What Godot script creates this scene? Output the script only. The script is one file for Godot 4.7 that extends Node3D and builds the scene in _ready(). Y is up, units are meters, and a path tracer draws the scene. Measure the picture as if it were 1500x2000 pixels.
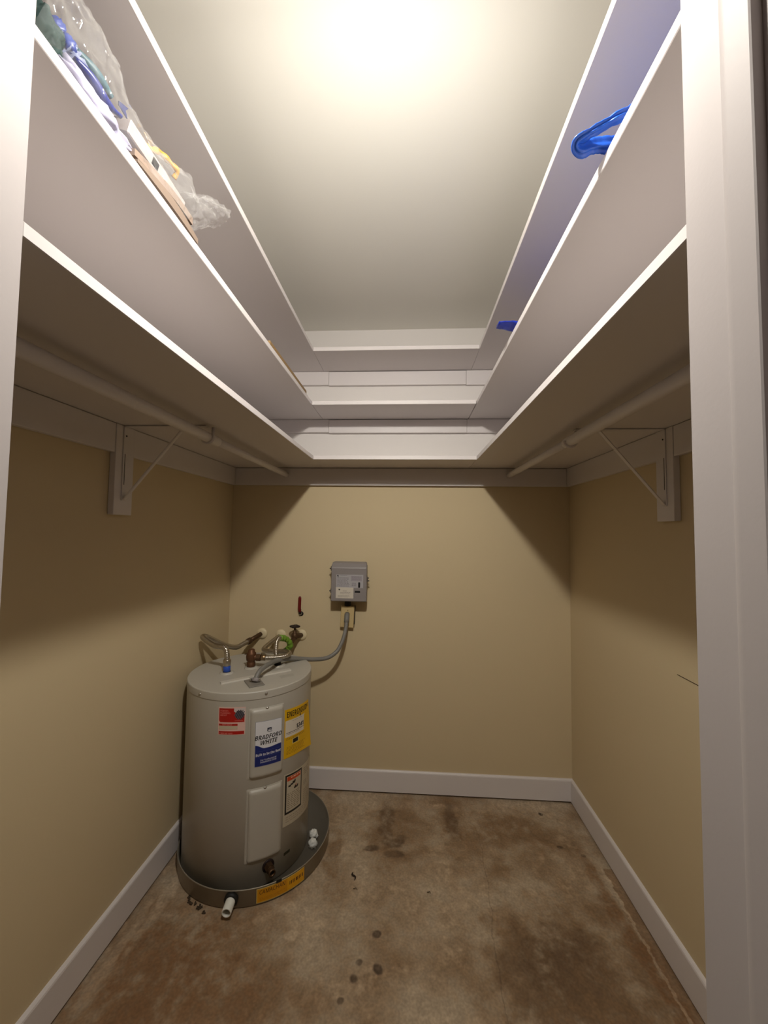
extends Node3D
# A walk-in closet seen from its doorway: three tiers of white shelves round three walls, a water heater in the corner.
# Metres, y up. The back wall is z = 0, the left wall x = 0, the doorway is at z = 1.69 and the camera stands in it.

const W := 1.7907          # closet width
const H := 2.44            # ceiling height
const D := 1.700           # inner face of the front wall
const DW := 0.13           # front wall thickness
const JL := 0.508          # door jamb faces
const JR := 1.2433
const TC := Vector3(0.280, 0.006, 0.375)   # water heater, centre of its base
const TR := 0.255
const TY := 0.727          # height of the tank's top
const PC := Vector3(0.3215, 0.0, 0.371)    # drain pan
const PR := 0.306

var M := {}
var taken := {}
var rng := RandomNumberGenerator.new()
var bold := SystemFont.new()
var plain := SystemFont.new()

# ---------------------------------------------------------------- helpers
func numbered(n: String) -> String:
	if not taken.has(n):
		taken[n] = 0
		return n
	taken[n] += 1
	return "%s_%03d" % [n, taken[n]]

func tag(o: Node, label: String, category: String, group := "") -> Node:
	o.set_meta("label", label)
	o.set_meta("category", category)
	if group != "":
		o.set_meta("group", group)
	return o

func thing(called: String, label: String, category: String, at := Vector3.ZERO, group := "") -> Node3D:
	var o := Node3D.new()
	o.name = numbered(called)
	add_child(o)
	o.position = at
	tag(o, label, category, group)
	return o

func obj(called: String, st: SurfaceTool, m: Material, parent: Node = null) -> MeshInstance3D:
	st.generate_normals()
	var o := MeshInstance3D.new()
	o.mesh = st.commit()
	o.material_override = m
	if parent == null:
		o.name = numbered(called)
		add_child(o)
	else:
		o.name = called
		parent.add_child(o, true)
	return o

func struct(called: String, st: SurfaceTool, m: Material, parent: Node = null) -> MeshInstance3D:
	var o := obj(called, st, m, parent)
	if parent == null:
		o.set_meta("kind", "structure")
	return o

func mb(smooth := false) -> SurfaceTool:
	var st := SurfaceTool.new()
	st.begin(Mesh.PRIMITIVE_TRIANGLES)
	st.set_smooth_group(0 if smooth else -1)
	return st

func smooth(st: SurfaceTool, on: bool, group := 0) -> void:
	st.set_smooth_group(group if on else -1)

func tri(st: SurfaceTool, a: Vector3, b: Vector3, c: Vector3) -> void:   # given counter-clockwise from outside
	st.add_vertex(a); st.add_vertex(c); st.add_vertex(b)

func quad(st: SurfaceTool, a: Vector3, b: Vector3, c: Vector3, d: Vector3) -> void:
	tri(st, a, b, c); tri(st, a, c, d)

func poly(st: SurfaceTool, p: Array, inside: Vector3) -> void:           # a flat convex face turned away from «inside»
	var mid := Vector3.ZERO
	for v in p: mid += v
	mid /= p.size()
	var n: Vector3 = (p[1] - p[0]).cross(p[2] - p[0])
	var q := p.duplicate()
	if n.dot(mid - inside) < 0: q.reverse()
	for k in range(1, q.size() - 1): tri(st, q[0], q[k], q[k + 1])

func box(st: SurfaceTool, a: Vector3, b: Vector3, bev := 0.001, xf := Transform3D()) -> void:
	var c := (a + b) / 2
	var h := (b - a).abs() / 2
	bev = minf(bev, minf(h.x, minf(h.y, h.z)) * 0.9)
	var v := func(s: Vector3, axis: int) -> Vector3:
		var p := h - Vector3.ONE * bev
		p[axis] = h[axis]
		return xf * (c + p * s)
	var o: Vector3 = xf * c
	for ax in 3:
		var u := (ax + 1) % 3
		var w := (ax + 2) % 3
		for s in [-1.0, 1.0]:
			var f := []
			for q in [[-1, -1], [1, -1], [1, 1], [-1, 1]]:
				var d := Vector3.ZERO
				d[ax] = s; d[u] = q[0]; d[w] = q[1]
				f.append(v.call(d, ax))
			poly(st, f, o)
			for s2 in [-1.0, 1.0]:
				var d1 := Vector3.ZERO
				d1[ax] = s; d1[u] = s2; d1[w] = -1
				var d2 := d1
				d2[w] = 1
				poly(st, [v.call(d1, ax), v.call(d2, ax), v.call(d2, u), v.call(d1, u)], o)
	for sx in [-1.0, 1.0]:
		for sy in [-1.0, 1.0]:
			for sz in [-1.0, 1.0]:
				var d3 := Vector3(sx, sy, sz)
				poly(st, [v.call(d3, 0), v.call(d3, 1), v.call(d3, 2)], o)

func prism(st: SurfaceTool, outline: PackedVector2Array, at: Vector3, ux: Vector3, uy: Vector3, length: Vector3) -> void:
	var flip := ux.cross(uy).dot(length) < 0
	var pts := outline
	if Geometry2D.is_polygon_clockwise(pts): pts.reverse()
	var idx := Geometry2D.triangulate_polygon(pts)
	var n := pts.size()
	var p := func(k: int, far: bool) -> Vector3: return at + ux * pts[k % n].x + uy * pts[k % n].y + (length if far else Vector3.ZERO)
	for k in range(0, idx.size(), 3):
		var ids := [idx[k], idx[k + 1], idx[k + 2]]
		if (pts[ids[1]] - pts[ids[0]]).cross(pts[ids[2]] - pts[ids[0]]) < 0: ids.reverse()
		var a := [p.call(ids[0], false), p.call(ids[1], false), p.call(ids[2], false)]
		var b := [p.call(ids[0], true), p.call(ids[1], true), p.call(ids[2], true)]
		if flip:
			tri(st, a[0], a[1], a[2]); tri(st, b[0], b[2], b[1])
		else:
			tri(st, a[0], a[2], a[1]); tri(st, b[0], b[1], b[2])
	for k in n:
		if flip:
			quad(st, p.call(k, false), p.call(k, true), p.call(k + 1, true), p.call(k + 1, false))
		else:
			quad(st, p.call(k, false), p.call(k + 1, false), p.call(k + 1, true), p.call(k, true))

func lathe(st: SurfaceTool, profile: Array, xf := Transform3D(), sides := 32) -> void:   # Vector2(radius, height) from the bottom up, turned about y
	for k in sides:
		var a0 := TAU * k / sides
		var a1 := TAU * ((k + 1) % sides) / sides
		for j in profile.size() - 1:
			var p: Vector2 = profile[j]
			var q: Vector2 = profile[j + 1]
			var A := xf * Vector3(p.x * sin(a0), p.y, p.x * cos(a0))
			var B := xf * Vector3(p.x * sin(a1), p.y, p.x * cos(a1))
			var C := xf * Vector3(q.x * sin(a1), q.y, q.x * cos(a1))
			var E := xf * Vector3(q.x * sin(a0), q.y, q.x * cos(a0))
			if p.x > 1e-6: tri(st, A, B, C)
			if q.x > 1e-6: tri(st, A, C, E)

func aim(at: Vector3, dir: Vector3) -> Transform3D:      # a frame whose y axis points along dir
	var y := dir.normalized()
	var x := y.cross(Vector3.FORWARD if absf(y.z) < 0.9 else Vector3.RIGHT).normalized()
	return Transform3D(Basis(x, y, x.cross(y)), at)

func cyl(st: SurfaceTool, a: Vector3, b: Vector3, r: float, bev := 0.001, sides := 24) -> void:
	var l := a.distance_to(b)
	bev = minf(bev, minf(r, l / 2) * 0.8)
	lathe(st, [Vector2(0, 0), Vector2(r - bev, 0), Vector2(r, bev), Vector2(r, l - bev), Vector2(r - bev, l), Vector2(0, l)], aim(a, b - a), sides)

func curve(pts: Array, step := 0.006) -> Array:           # Catmull-Rom through the points, evenly spaced
	var c := Curve3D.new()
	c.bake_interval = step / 2
	for k in pts.size():
		var t: Vector3 = (pts[mini(k + 1, pts.size() - 1)] - pts[maxi(k - 1, 0)]) / 6.0
		c.add_point(pts[k], -t, t)
	var n := maxi(4, int(c.get_baked_length() / step))
	var out := []
	for k in n + 1: out.append(c.sample_baked(c.get_baked_length() * k / n, true))
	return out

func tube(st: SurfaceTool, path: Array, radius: Callable, sides := 14, squash := 1.0, lobes := 0.0) -> void:   # radius(k, along 0..1)
	var n := path.size()
	var rings := []
	var nrm := Vector3.ZERO
	for k in n:
		var t: Vector3 = (path[mini(k + 1, n - 1)] - path[maxi(k - 1, 0)]).normalized()
		if k == 0: nrm = t.cross(Vector3.UP if absf(t.y) < 0.9 else Vector3.RIGHT).normalized()
		nrm = (nrm - t * nrm.dot(t)).normalized()
		var bi := t.cross(nrm)
		var ring := []
		var r: float = radius.call(k, float(k) / (n - 1))
		for s in sides:
			var a := TAU * s / sides
			ring.append(path[k] + (nrm * cos(a) + bi * sin(a) * squash) * r * (1.0 + lobes * cos(5.0 * a + k * 0.035)))
		rings.append(ring)
	for k in n - 1:
		for s in sides:
			var s2 := (s + 1) % sides
			quad(st, rings[k][s], rings[k][s2], rings[k + 1][s2], rings[k + 1][s])
	for s in range(1, sides - 1):
		tri(st, rings[0][0], rings[0][s + 1], rings[0][s])
		tri(st, rings[n - 1][0], rings[n - 1][s], rings[n - 1][s + 1])

func even(r: float) -> Callable:
	return func(_k: int, _t: float) -> float: return r

func corrugated(r: float, per := 4) -> Callable:
	return func(k: int, _t: float) -> float: return r * (1.0 + 0.07 * cos(TAU * k / per))

func sheet(st: SurfaceTool, n: int, m: int, f: Callable, closed := false) -> void:    # f(s, t) -> point, with UVs
	for i in n:
		for j in m:
			var q := [Vector2(i, j), Vector2(i + 1, j), Vector2(i + 1, j + 1), Vector2(i, j + 1)]
			for k in [0, 2, 1, 0, 3, 2]:
				var g := Vector2(q[k].x / n, q[k].y / m)
				st.set_uv(Vector2(g.x, 1.0 - g.y))
				st.add_vertex(f.call(0.0 if closed and q[k].x == n else g.x, g.y))

func on_tank(th: float, y: float, r: float) -> Vector3:   # degrees round the tank from straight ahead, height above the floor; in the tank's own axes
	return Vector3(r * sin(deg_to_rad(th)), y - TC.y, r * cos(deg_to_rad(th)))

# a panel or sticker lying on the tank: lift(s, t) is its height over the tank's skin
func patch(st: SurfaceTool, th0: float, th1: float, y0: float, y1: float, lift: Callable, n := 16, m := 2, drop := 0.0, mid := Vector3.ZERO, r0 := TR) -> void:
	var f := func(s: float, t: float) -> Vector3:
		return mid + on_tank(lerpf(th0, th1, s), lerpf(y0, y1, t) - drop * s, r0 + lift.call(s, t))
	sheet(st, n, m, f)
	var g := func(s: float, t: float) -> Vector3:
		return mid + on_tank(lerpf(th0, th1, s), lerpf(y0, y1, t) - drop * s, r0 + lift.call(s, t) - 0.0007)
	st.set_smooth_group(-1)
	for k in n:
		var s0 := float(k) / n
		var s1 := float(k + 1) / n
		quad(st, g.call(s0, 0.0), g.call(s1, 0.0), f.call(s1, 0.0), f.call(s0, 0.0))
		quad(st, f.call(s0, 1.0), f.call(s1, 1.0), g.call(s1, 1.0), g.call(s0, 1.0))
		quad(st, g.call(s1, 0.0), g.call(s0, 0.0), g.call(s0, 1.0), g.call(s1, 1.0))
	for k in m:
		var t0 := float(k) / m
		var t1 := float(k + 1) / m
		quad(st, g.call(0.0, t0), f.call(0.0, t0), f.call(0.0, t1), g.call(0.0, t1))
		quad(st, f.call(1.0, t0), g.call(1.0, t0), g.call(1.0, t1), f.call(1.0, t1))

func flat_lift(h: float) -> Callable:
	return func(_s: float, _t: float) -> float: return h

# letters laid over a surface: place(x, y, out) -> point
func letters(st: SurfaceTool, txt: String, size: float, place: Callable, font: Font = null, slant := 0.0, wide := 1.0) -> void:
	var tm := TextMesh.new()
	tm.text = txt
	tm.font = font if font else bold
	tm.font_size = 48
	tm.pixel_size = size / 48.0 * 1.38
	tm.depth = 0.0004
	tm.curve_step = 2.0
	var a := tm.get_mesh_arrays() if tm is PrimitiveMesh else []
	var v: PackedVector3Array = a[Mesh.ARRAY_VERTEX]
	var ix = a[Mesh.ARRAY_INDEX]
	var order: Array = Array(ix) if ix != null and ix.size() > 0 else range(v.size())
	for k in order:
		st.add_vertex(place.call((v[k].x + slant * v[k].y) * wide, v[k].y, v[k].z))

func tank_place(th: float, y: float, r: float, tilt := 0.0) -> Callable:
	return func(x: float, yy: float, out: float) -> Vector3:
		return on_tank(th + rad_to_deg(x / TR), y + yy + x * tilt, r + out)

func flat_place(at: Vector3) -> Callable:
	return func(x: float, y: float, out: float) -> Vector3: return at + Vector3(x, y, out)

func blob(st: SurfaceTool, c: Vector3, r: Vector3, amp: float, freq: float, sd: int, floor_y := -9.0, nu := 40, nv := 24) -> void:
	var no := FastNoiseLite.new()
	no.seed = sd
	no.frequency = freq
	no.fractal_octaves = 3
	no.noise_type = FastNoiseLite.TYPE_SIMPLEX_SMOOTH
	var f := func(s: float, t: float) -> Vector3:
		var a := TAU * s
		var b := PI * (t - 0.5)
		var d := Vector3(sin(a) * cos(b), sin(b), cos(a) * cos(b))
		var k := 1.0 + amp * no.get_noise_3dv(d * 100.0)
		var p := c + d * r * k
		p.y = maxf(p.y, floor_y)
		return p
	sheet(st, nu, nv, f, true)

func mat(color: Color, rough := 0.6, metal := 0.0, spec := 0.5) -> StandardMaterial3D:
	var m := StandardMaterial3D.new()
	m.albedo_color = color
	m.roughness = rough
	m.metallic = metal
	m.metallic_specular = spec
	return m

func bumpy(m: StandardMaterial3D, freq: float, strength: float, scale: float, sd := 1) -> StandardMaterial3D:
	var no := FastNoiseLite.new()
	no.frequency = freq
	no.seed = sd
	no.fractal_octaves = 3
	var t := NoiseTexture2D.new()
	t.width = 256; t.height = 256; t.seamless = true
	t.as_normal_map = true
	t.bump_strength = strength
	t.noise = no
	m.normal_enabled = true
	m.normal_texture = t
	m.normal_scale = 1.0
	m.uv1_triplanar = true
	m.uv1_world_triplanar = true
	m.uv1_scale = Vector3.ONE * scale
	return m

func picture(im: Image, rough := 0.55) -> StandardMaterial3D:
	var m := mat(Color.WHITE, rough)
	m.albedo_texture = ImageTexture.create_from_image(im)
	return m

func fill(im: Image, x: float, y: float, w: float, h: float, c: Color) -> void:
	im.fill_rect(Rect2i(int(x * im.get_width()), int(y * im.get_height()), maxi(1, int(w * im.get_width())), maxi(1, int(h * im.get_height()))), c)

func small_print(im: Image, x: float, y: float, w: float, h: float, rows: int, c: Color) -> void:   # lines of print too small to read
	for k in rows:
		var yy := y + h * k / rows
		var xx := x
		while xx < x + w * rng.randf_range(0.75, 1.0):
			var l := rng.randf_range(0.02, 0.07)
			fill(im, xx, yy, minf(l, x + w - xx), h / rows * 0.42, c)
			xx += l + 0.014

# ---------------------------------------------------------------- scene
func _ready() -> void:
	rng.seed = 7
	# camera
	var cam := Camera3D.new()
	cam.name = "camera"
	add_child(cam)
	cam.transform = Transform3D(Basis(Vector3(0.998134, 0.012517, -0.059772), Vector3(-0.009495, 0.998675, 0.050583), Vector3(0.060326, -0.049921, 0.99693)), Vector3(0.95634, 1.33814, 2.12120))
	cam.fov = 104.1067
	cam.near = 0.02
	cam.far = 50.0
	cam.current = true
	# surroundings and exposure
	var env := Environment.new()
	env.background_mode = Environment.BG_COLOR
	env.background_color = Color(0.02, 0.02, 0.02)
	env.tonemap_mode = Environment.TONE_MAPPER_LINEAR
	env.tonemap_exposure = 1.0
	env.sdfgi_enabled = true
	env.ssao_enabled = true
	env.ssil_enabled = true
	var we := WorldEnvironment.new()
	we.name = "world_environment"
	we.environment = env
	add_child(we)
	materials()
	wall_lamp(Vector3(0.885, 2.19, D))
	hall_lamp()
	room()
	shelves()
	closet_rods()
	heater()
	drain_pan()
	plumbing()
	timer_box()
	shelf_contents_left()
	shelf_contents_right()
	floor_scraps()

func lamp_light(called: String, at: Vector3, energy: float, color: Color, size: float, parent: Node) -> void:
	var l := OmniLight3D.new()
	l.name = called
	l.light_energy = energy
	l.light_color = color
	l.light_size = size
	l.omni_range = 8.0
	l.omni_attenuation = 2.0
	l.shadow_enabled = true
	l.position = at
	parent.add_child(l)

func wall_lamp(at: Vector3) -> void:
	# a swivel lamp on the wall over the doorway, its flat frosted lens turned down into the closet
	var t := thing("wall_lamp", "white swivel lamp with a frosted lens on the wall above the closet door", "lamp", at)
	var st := mb(true)
	lathe(st, [Vector2(0, 0), Vector2(0.052, 0), Vector2(0.052, 0.008), Vector2(0.044, 0.016), Vector2(0.012, 0.020), Vector2(0.010, 0.040), Vector2(0, 0.040)], aim(Vector3(0, 0.05, 0), Vector3(0, 0, -1)))
	obj("lampholder", st, M.porcelain, t)
	var dir := Vector3(0, -0.72, -0.69).normalized()
	var head := Vector3(0, 0.0, -0.072)
	st = mb(true)
	tube(st, [Vector3(0, 0.05, -0.036), Vector3(0, 0.047, -0.050), head - dir * 0.038], even(0.008), 12)
	obj("swivel_arm", st, M.porcelain, t)
	st = mb(true)
	lathe(st, [Vector2(0, -0.040), Vector2(0.014, -0.040), Vector2(0.030, -0.030), Vector2(0.042, -0.010), Vector2(0.044, 0.002), Vector2(0.041, 0.002), Vector2(0.040, -0.002), Vector2(0, -0.002)], aim(head, dir), 40)
	obj("lamp_head", st, M.porcelain, t)
	st = mb(true)
	lathe(st, [Vector2(0.040, -0.001), Vector2(0.040, 0.003), Vector2(0.030, 0.006), Vector2(0, 0.008)], aim(head, dir), 40)
	var m := mat(Color(1, 0.97, 0.92), 0.4)
	m.emission_enabled = true
	m.emission = Color(1, 0.95, 0.92)
	m.emission_energy_multiplier = 3.0
	obj("lens", st, m, t)
	var l := AreaLight3D.new()
	l.name = "lens_light"
	l.area_size = Vector2(0.062, 0.062)
	l.area_normalize_energy = true
	l.light_energy = 1.21
	l.light_color = Color(1, 0.98, 0.94)
	l.area_range = 8.0
	l.area_attenuation = 2.0
	l.shadow_enabled = true
	t.add_child(l)
	l.transform = Transform3D(Basis.looking_at(dir, Vector3.RIGHT), head + dir * 0.012)
	lamp_light("lens_spill", head + dir * 0.035, 0.21, Color(1, 0.98, 0.94), 0.03, t)

func hall_lamp() -> void:
	var t := thing("ceiling_lamp", "round frosted ceiling lamp in the dim hall behind the doorway", "lamp", Vector3(0.9, H, 2.75))
	var st := mb(true)
	lathe(st, [Vector2(0, 0), Vector2(0.13, 0), Vector2(0.13, 0.02), Vector2(0, 0.02)], aim(Vector3.ZERO, Vector3.DOWN))
	obj("base", st, M.porcelain, t)
	st = mb(true)
	lathe(st, [Vector2(0.125, 0.02), Vector2(0.12, 0.05), Vector2(0.09, 0.075), Vector2(0.04, 0.088), Vector2(0, 0.09)], aim(Vector3.ZERO, Vector3.DOWN))
	var m := mat(Color(0.95, 0.93, 0.9), 0.5)
	m.emission_enabled = true
	m.emission = Color(1, 0.9, 0.8)
	m.emission_energy_multiplier = 0.2
	obj("shade", st, m, t)
	lamp_light("shade_light", Vector3(0, -0.12, 0), 0.025, Color(1, 0.9, 0.8), 0.08, t)

func materials() -> void:
	bold.font_names = PackedStringArray(["Droid Sans"])
	bold.font_weight = 700
	plain.font_names = PackedStringArray(["Droid Sans"])
	M.white = mat(Color(0.85, 0.825, 0.82), 0.45)
	M.jamb = bumpy(mat(Color(0.75, 0.72, 0.715), 0.5), 0.05, 1.0, 9.0, 4)
	M.jamb.normal_scale = 0.12
	M.cream = mat(Color(0.80, 0.73, 0.59), 0.75)
	M.upper = mat(Color(0.87, 0.85, 0.835), 0.6)
	M.ceiling = mat(Color(0.91, 0.90, 0.865), 0.85)
	M.hall = mat(Color(0.62, 0.52, 0.44), 0.8)
	M.porcelain = mat(Color(0.9, 0.9, 0.88), 0.25)
	M.tank = mat(Color(0.70, 0.68, 0.64), 0.38)
	M.tank_top = mat(Color(0.70, 0.68, 0.64), 0.42)
	M.old_wood = mat(Color(0.30, 0.22, 0.15), 0.9)
	M.dark = mat(Color(0.05, 0.045, 0.04), 0.7)
	M.steel = mat(Color(0.72, 0.69, 0.64), 0.28, 1.0)
	M.screw = mat(Color(0.75, 0.74, 0.72), 0.3, 1.0)
	M.galvanized = bumpy(mat(Color(0.60, 0.57, 0.52), 0.45, 0.5), 0.03, 1.0, 6.0, 8)
	M.galvanized.normal_scale = 0.25
	M.brass = mat(Color(0.40, 0.27, 0.18), 0.5, 0.6)
	M.old_brass = mat(Color(0.36, 0.27, 0.19), 0.5, 0.7)
	M.iron = mat(Color(0.16, 0.11, 0.11), 0.5, 0.3)
	M.pvc = mat(Color(0.85, 0.85, 0.82), 0.35)
	M.rubber = mat(Color(0.06, 0.06, 0.06), 0.6)
	M.conduit = mat(Color(0.47, 0.46, 0.44), 0.5)
	M.box_grey = mat(Color(0.53, 0.505, 0.50), 0.5)
	M.box_dark = mat(Color(0.30, 0.28, 0.27), 0.5)
	M.ivory = mat(Color(0.80, 0.71, 0.52), 0.4)
	M.plate_cream = mat(Color(0.86, 0.80, 0.66), 0.5)
	M.ink = mat(Color(0.03, 0.03, 0.04), 0.5)
	M.white_ink = mat(Color(0.85, 0.85, 0.87), 0.5)
	M.pink_ink = mat(Color(0.86, 0.50, 0.46), 0.5)
	M.red = mat(Color(0.42, 0.05, 0.05), 0.4)
	M.green = mat(Color(0.42, 0.57, 0.17), 0.5)
	M.green_dark = mat(Color(0.22, 0.30, 0.08), 0.6)
	M.blue_band = mat(Color(0.18, 0.33, 0.72), 0.4)
	M.clear = mat(Color(1, 1, 1, 0.06), 0.05)
	M.clear.transparency = BaseMaterial3D.TRANSPARENCY_ALPHA

func slab(called: String, a: Vector3, b: Vector3, m: Material, parent: Node = null, bev := 0.0005) -> MeshInstance3D:
	var st := mb()
	box(st, a, b, bev)
	return struct(called, st, m, parent)

func room() -> void:
	var T := 0.12
	var G := 0.011      # the wallboard stops short of the slab; sills close the gap behind it
	# floor slab with its stains, then the hall's
	floor_slab()
	# closet walls, cream below the lowest shelf and white above it
	var wb := slab("wall_back", Vector3(-T, G, -T), Vector3(W + T, 1.68, 0), M.cream)
	slab("upper_wall", Vector3(-T, 1.68, -T), Vector3(W + T, H, 0), M.upper, wb)
	var wl := slab("wall_left", Vector3(-T, G, 0), Vector3(0, 1.68, D), M.cream)
	slab("upper_wall", Vector3(-T, 1.68, 0), Vector3(0, H, D), M.upper, wl)
	var wr := slab("wall_right", Vector3(W, G, 0), Vector3(W + T, 1.68, D), M.cream)
	slab("upper_wall", Vector3(W, 1.68, 0), Vector3(W + T, H, D), M.upper, wr)
	var st := mb()
	box(st, Vector3(-T, 0.0, -T), Vector3(W + T, G - 0.0005, -0.06), 0.0)
	obj("sill", st, M.old_wood, wb)
	st = mb()
	box(st, Vector3(-T, 0.0, -0.06), Vector3(-0.06, G - 0.0005, D), 0.0)
	obj("sill", st, M.old_wood, wl)
	st = mb()
	box(st, Vector3(W + 0.06, 0.0, -0.06), Vector3(W + T, G - 0.0005, D), 0.0)
	obj("sill", st, M.old_wood, wr)
	st = mb()
	box(st, Vector3(W - 0.0012, 0.9095, 0.813), Vector3(W + 0.001, 0.911, 0.905), 0.0003)
	obj("scratch", st, mat(Color(0.22, 0.15, 0.08), 0.8), wr)
	slab("ceiling", Vector3(-0.9, H, -T), Vector3(2.6, H + 0.1, 3.6), M.ceiling)
	# front wall round the doorway
	st = mb()
	box(st, Vector3(-0.9, 0, D), Vector3(JL - 0.02, H, D + DW), 0.0005)
	box(st, Vector3(JR + 0.02, 0, D), Vector3(2.6, H, D + DW), 0.0005)
	box(st, Vector3(JL - 0.02, 2.05, D), Vector3(JR + 0.02, H, D + DW), 0.0005)
	struct("wall_front", st, M.upper)
	# jambs with their stops, casings on the hall side
	for s in [-1, 1]:
		var x0: float = JL if s < 0 else JR
		var o := slab("trim_1" if s < 0 else "trim_2", Vector3(x0, 0, D), Vector3(x0 + s * 0.02, 2.05, D + DW), M.jamb, null, 0.002)
		# the stop, its corner towards the closet worn round by paint
		var prof := PackedVector2Array()
		var z0 := 1.7605
		prof.append(Vector2(0, z0 - 0.004))
		for k in 15:
			var a := PI / 2 * k / 14
			prof.append(Vector2(0.010 * sin(a), z0 - 0.004 + 0.014 * (1 - cos(a))) if k > 0 else Vector2(0.0003, z0 - 0.004))
		prof.append(Vector2(0.010, 1.7945))
		prof.append(Vector2(0.009, 1.796))
		prof.append(Vector2(0, 1.796))
		st = mb()
		smooth(st, false)
		prism(st, prof, Vector3(x0, 0, 0), Vector3(-s, 0, 0), Vector3(0, 0, 1), Vector3(0, 2.03, 0))
		obj("door_stop", st, M.jamb, o)
		st = mb()
		box(st, Vector3(x0 + s * 0.006, 0, D + DW), Vector3(x0 + s * 0.066, 2.09, D + DW + 0.015), 0.004)
		obj("casing", st, M.jamb, o)
	st = mb()
	box(st, Vector3(JL, 2.03, D), Vector3(JR, 2.05, D + DW), 0.002)
	var head := struct("trim_3", st, M.jamb)
	st = mb()
	box(st, Vector3(JL - 0.066, 2.035, D + DW), Vector3(JR + 0.066, 2.095, D + DW + 0.015), 0.004)
	obj("casing", st, M.jamb, head)
	# the hall behind the camera
	slab("wall_hall_left", Vector3(-0.9, 0, D + DW), Vector3(-0.78, H, 3.6), M.hall)
	slab("wall_hall_right", Vector3(2.48, 0, D + DW), Vector3(2.6, H, 3.6), M.hall)
	slab("wall_hall_rear", Vector3(-0.78, 0, 3.48), Vector3(2.48, H, 3.6), M.hall)
	# baseboards, rounded on top, a dark gap left under them
	var bp := PackedVector2Array([Vector2(0, 0.009), Vector2(0.012, 0.009), Vector2(0.012, 0.105), Vector2(0.0105, 0.110), Vector2(0.007, 0.1135), Vector2(0, 0.1145)])
	st = mb()
	prism(st, bp, Vector3(0.0, 0, 0), Vector3(0, 0, 1), Vector3.UP, Vector3(W, 0, 0))
	struct("baseboard_back", st, M.white)
	st = mb()
	prism(st, bp, Vector3(0, 0, 0.012), Vector3(1, 0, 0), Vector3.UP, Vector3(0, 0, D - 0.012))
	struct("baseboard_left", st, M.white)
	st = mb()
	prism(st, bp, Vector3(W, 0, 0.012), Vector3(-1, 0, 0), Vector3.UP, Vector3(0, 0, D - 0.042))
	struct("baseboard_right", st, M.white)

func blot(p: Vector2, c: Vector2, r: Vector2, soft := 1.0) -> float:
	var d := ((p - c) / r).length()
	return clampf((1.0 + soft * 0.5 - d) / soft, 0.0, 1.0)

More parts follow.
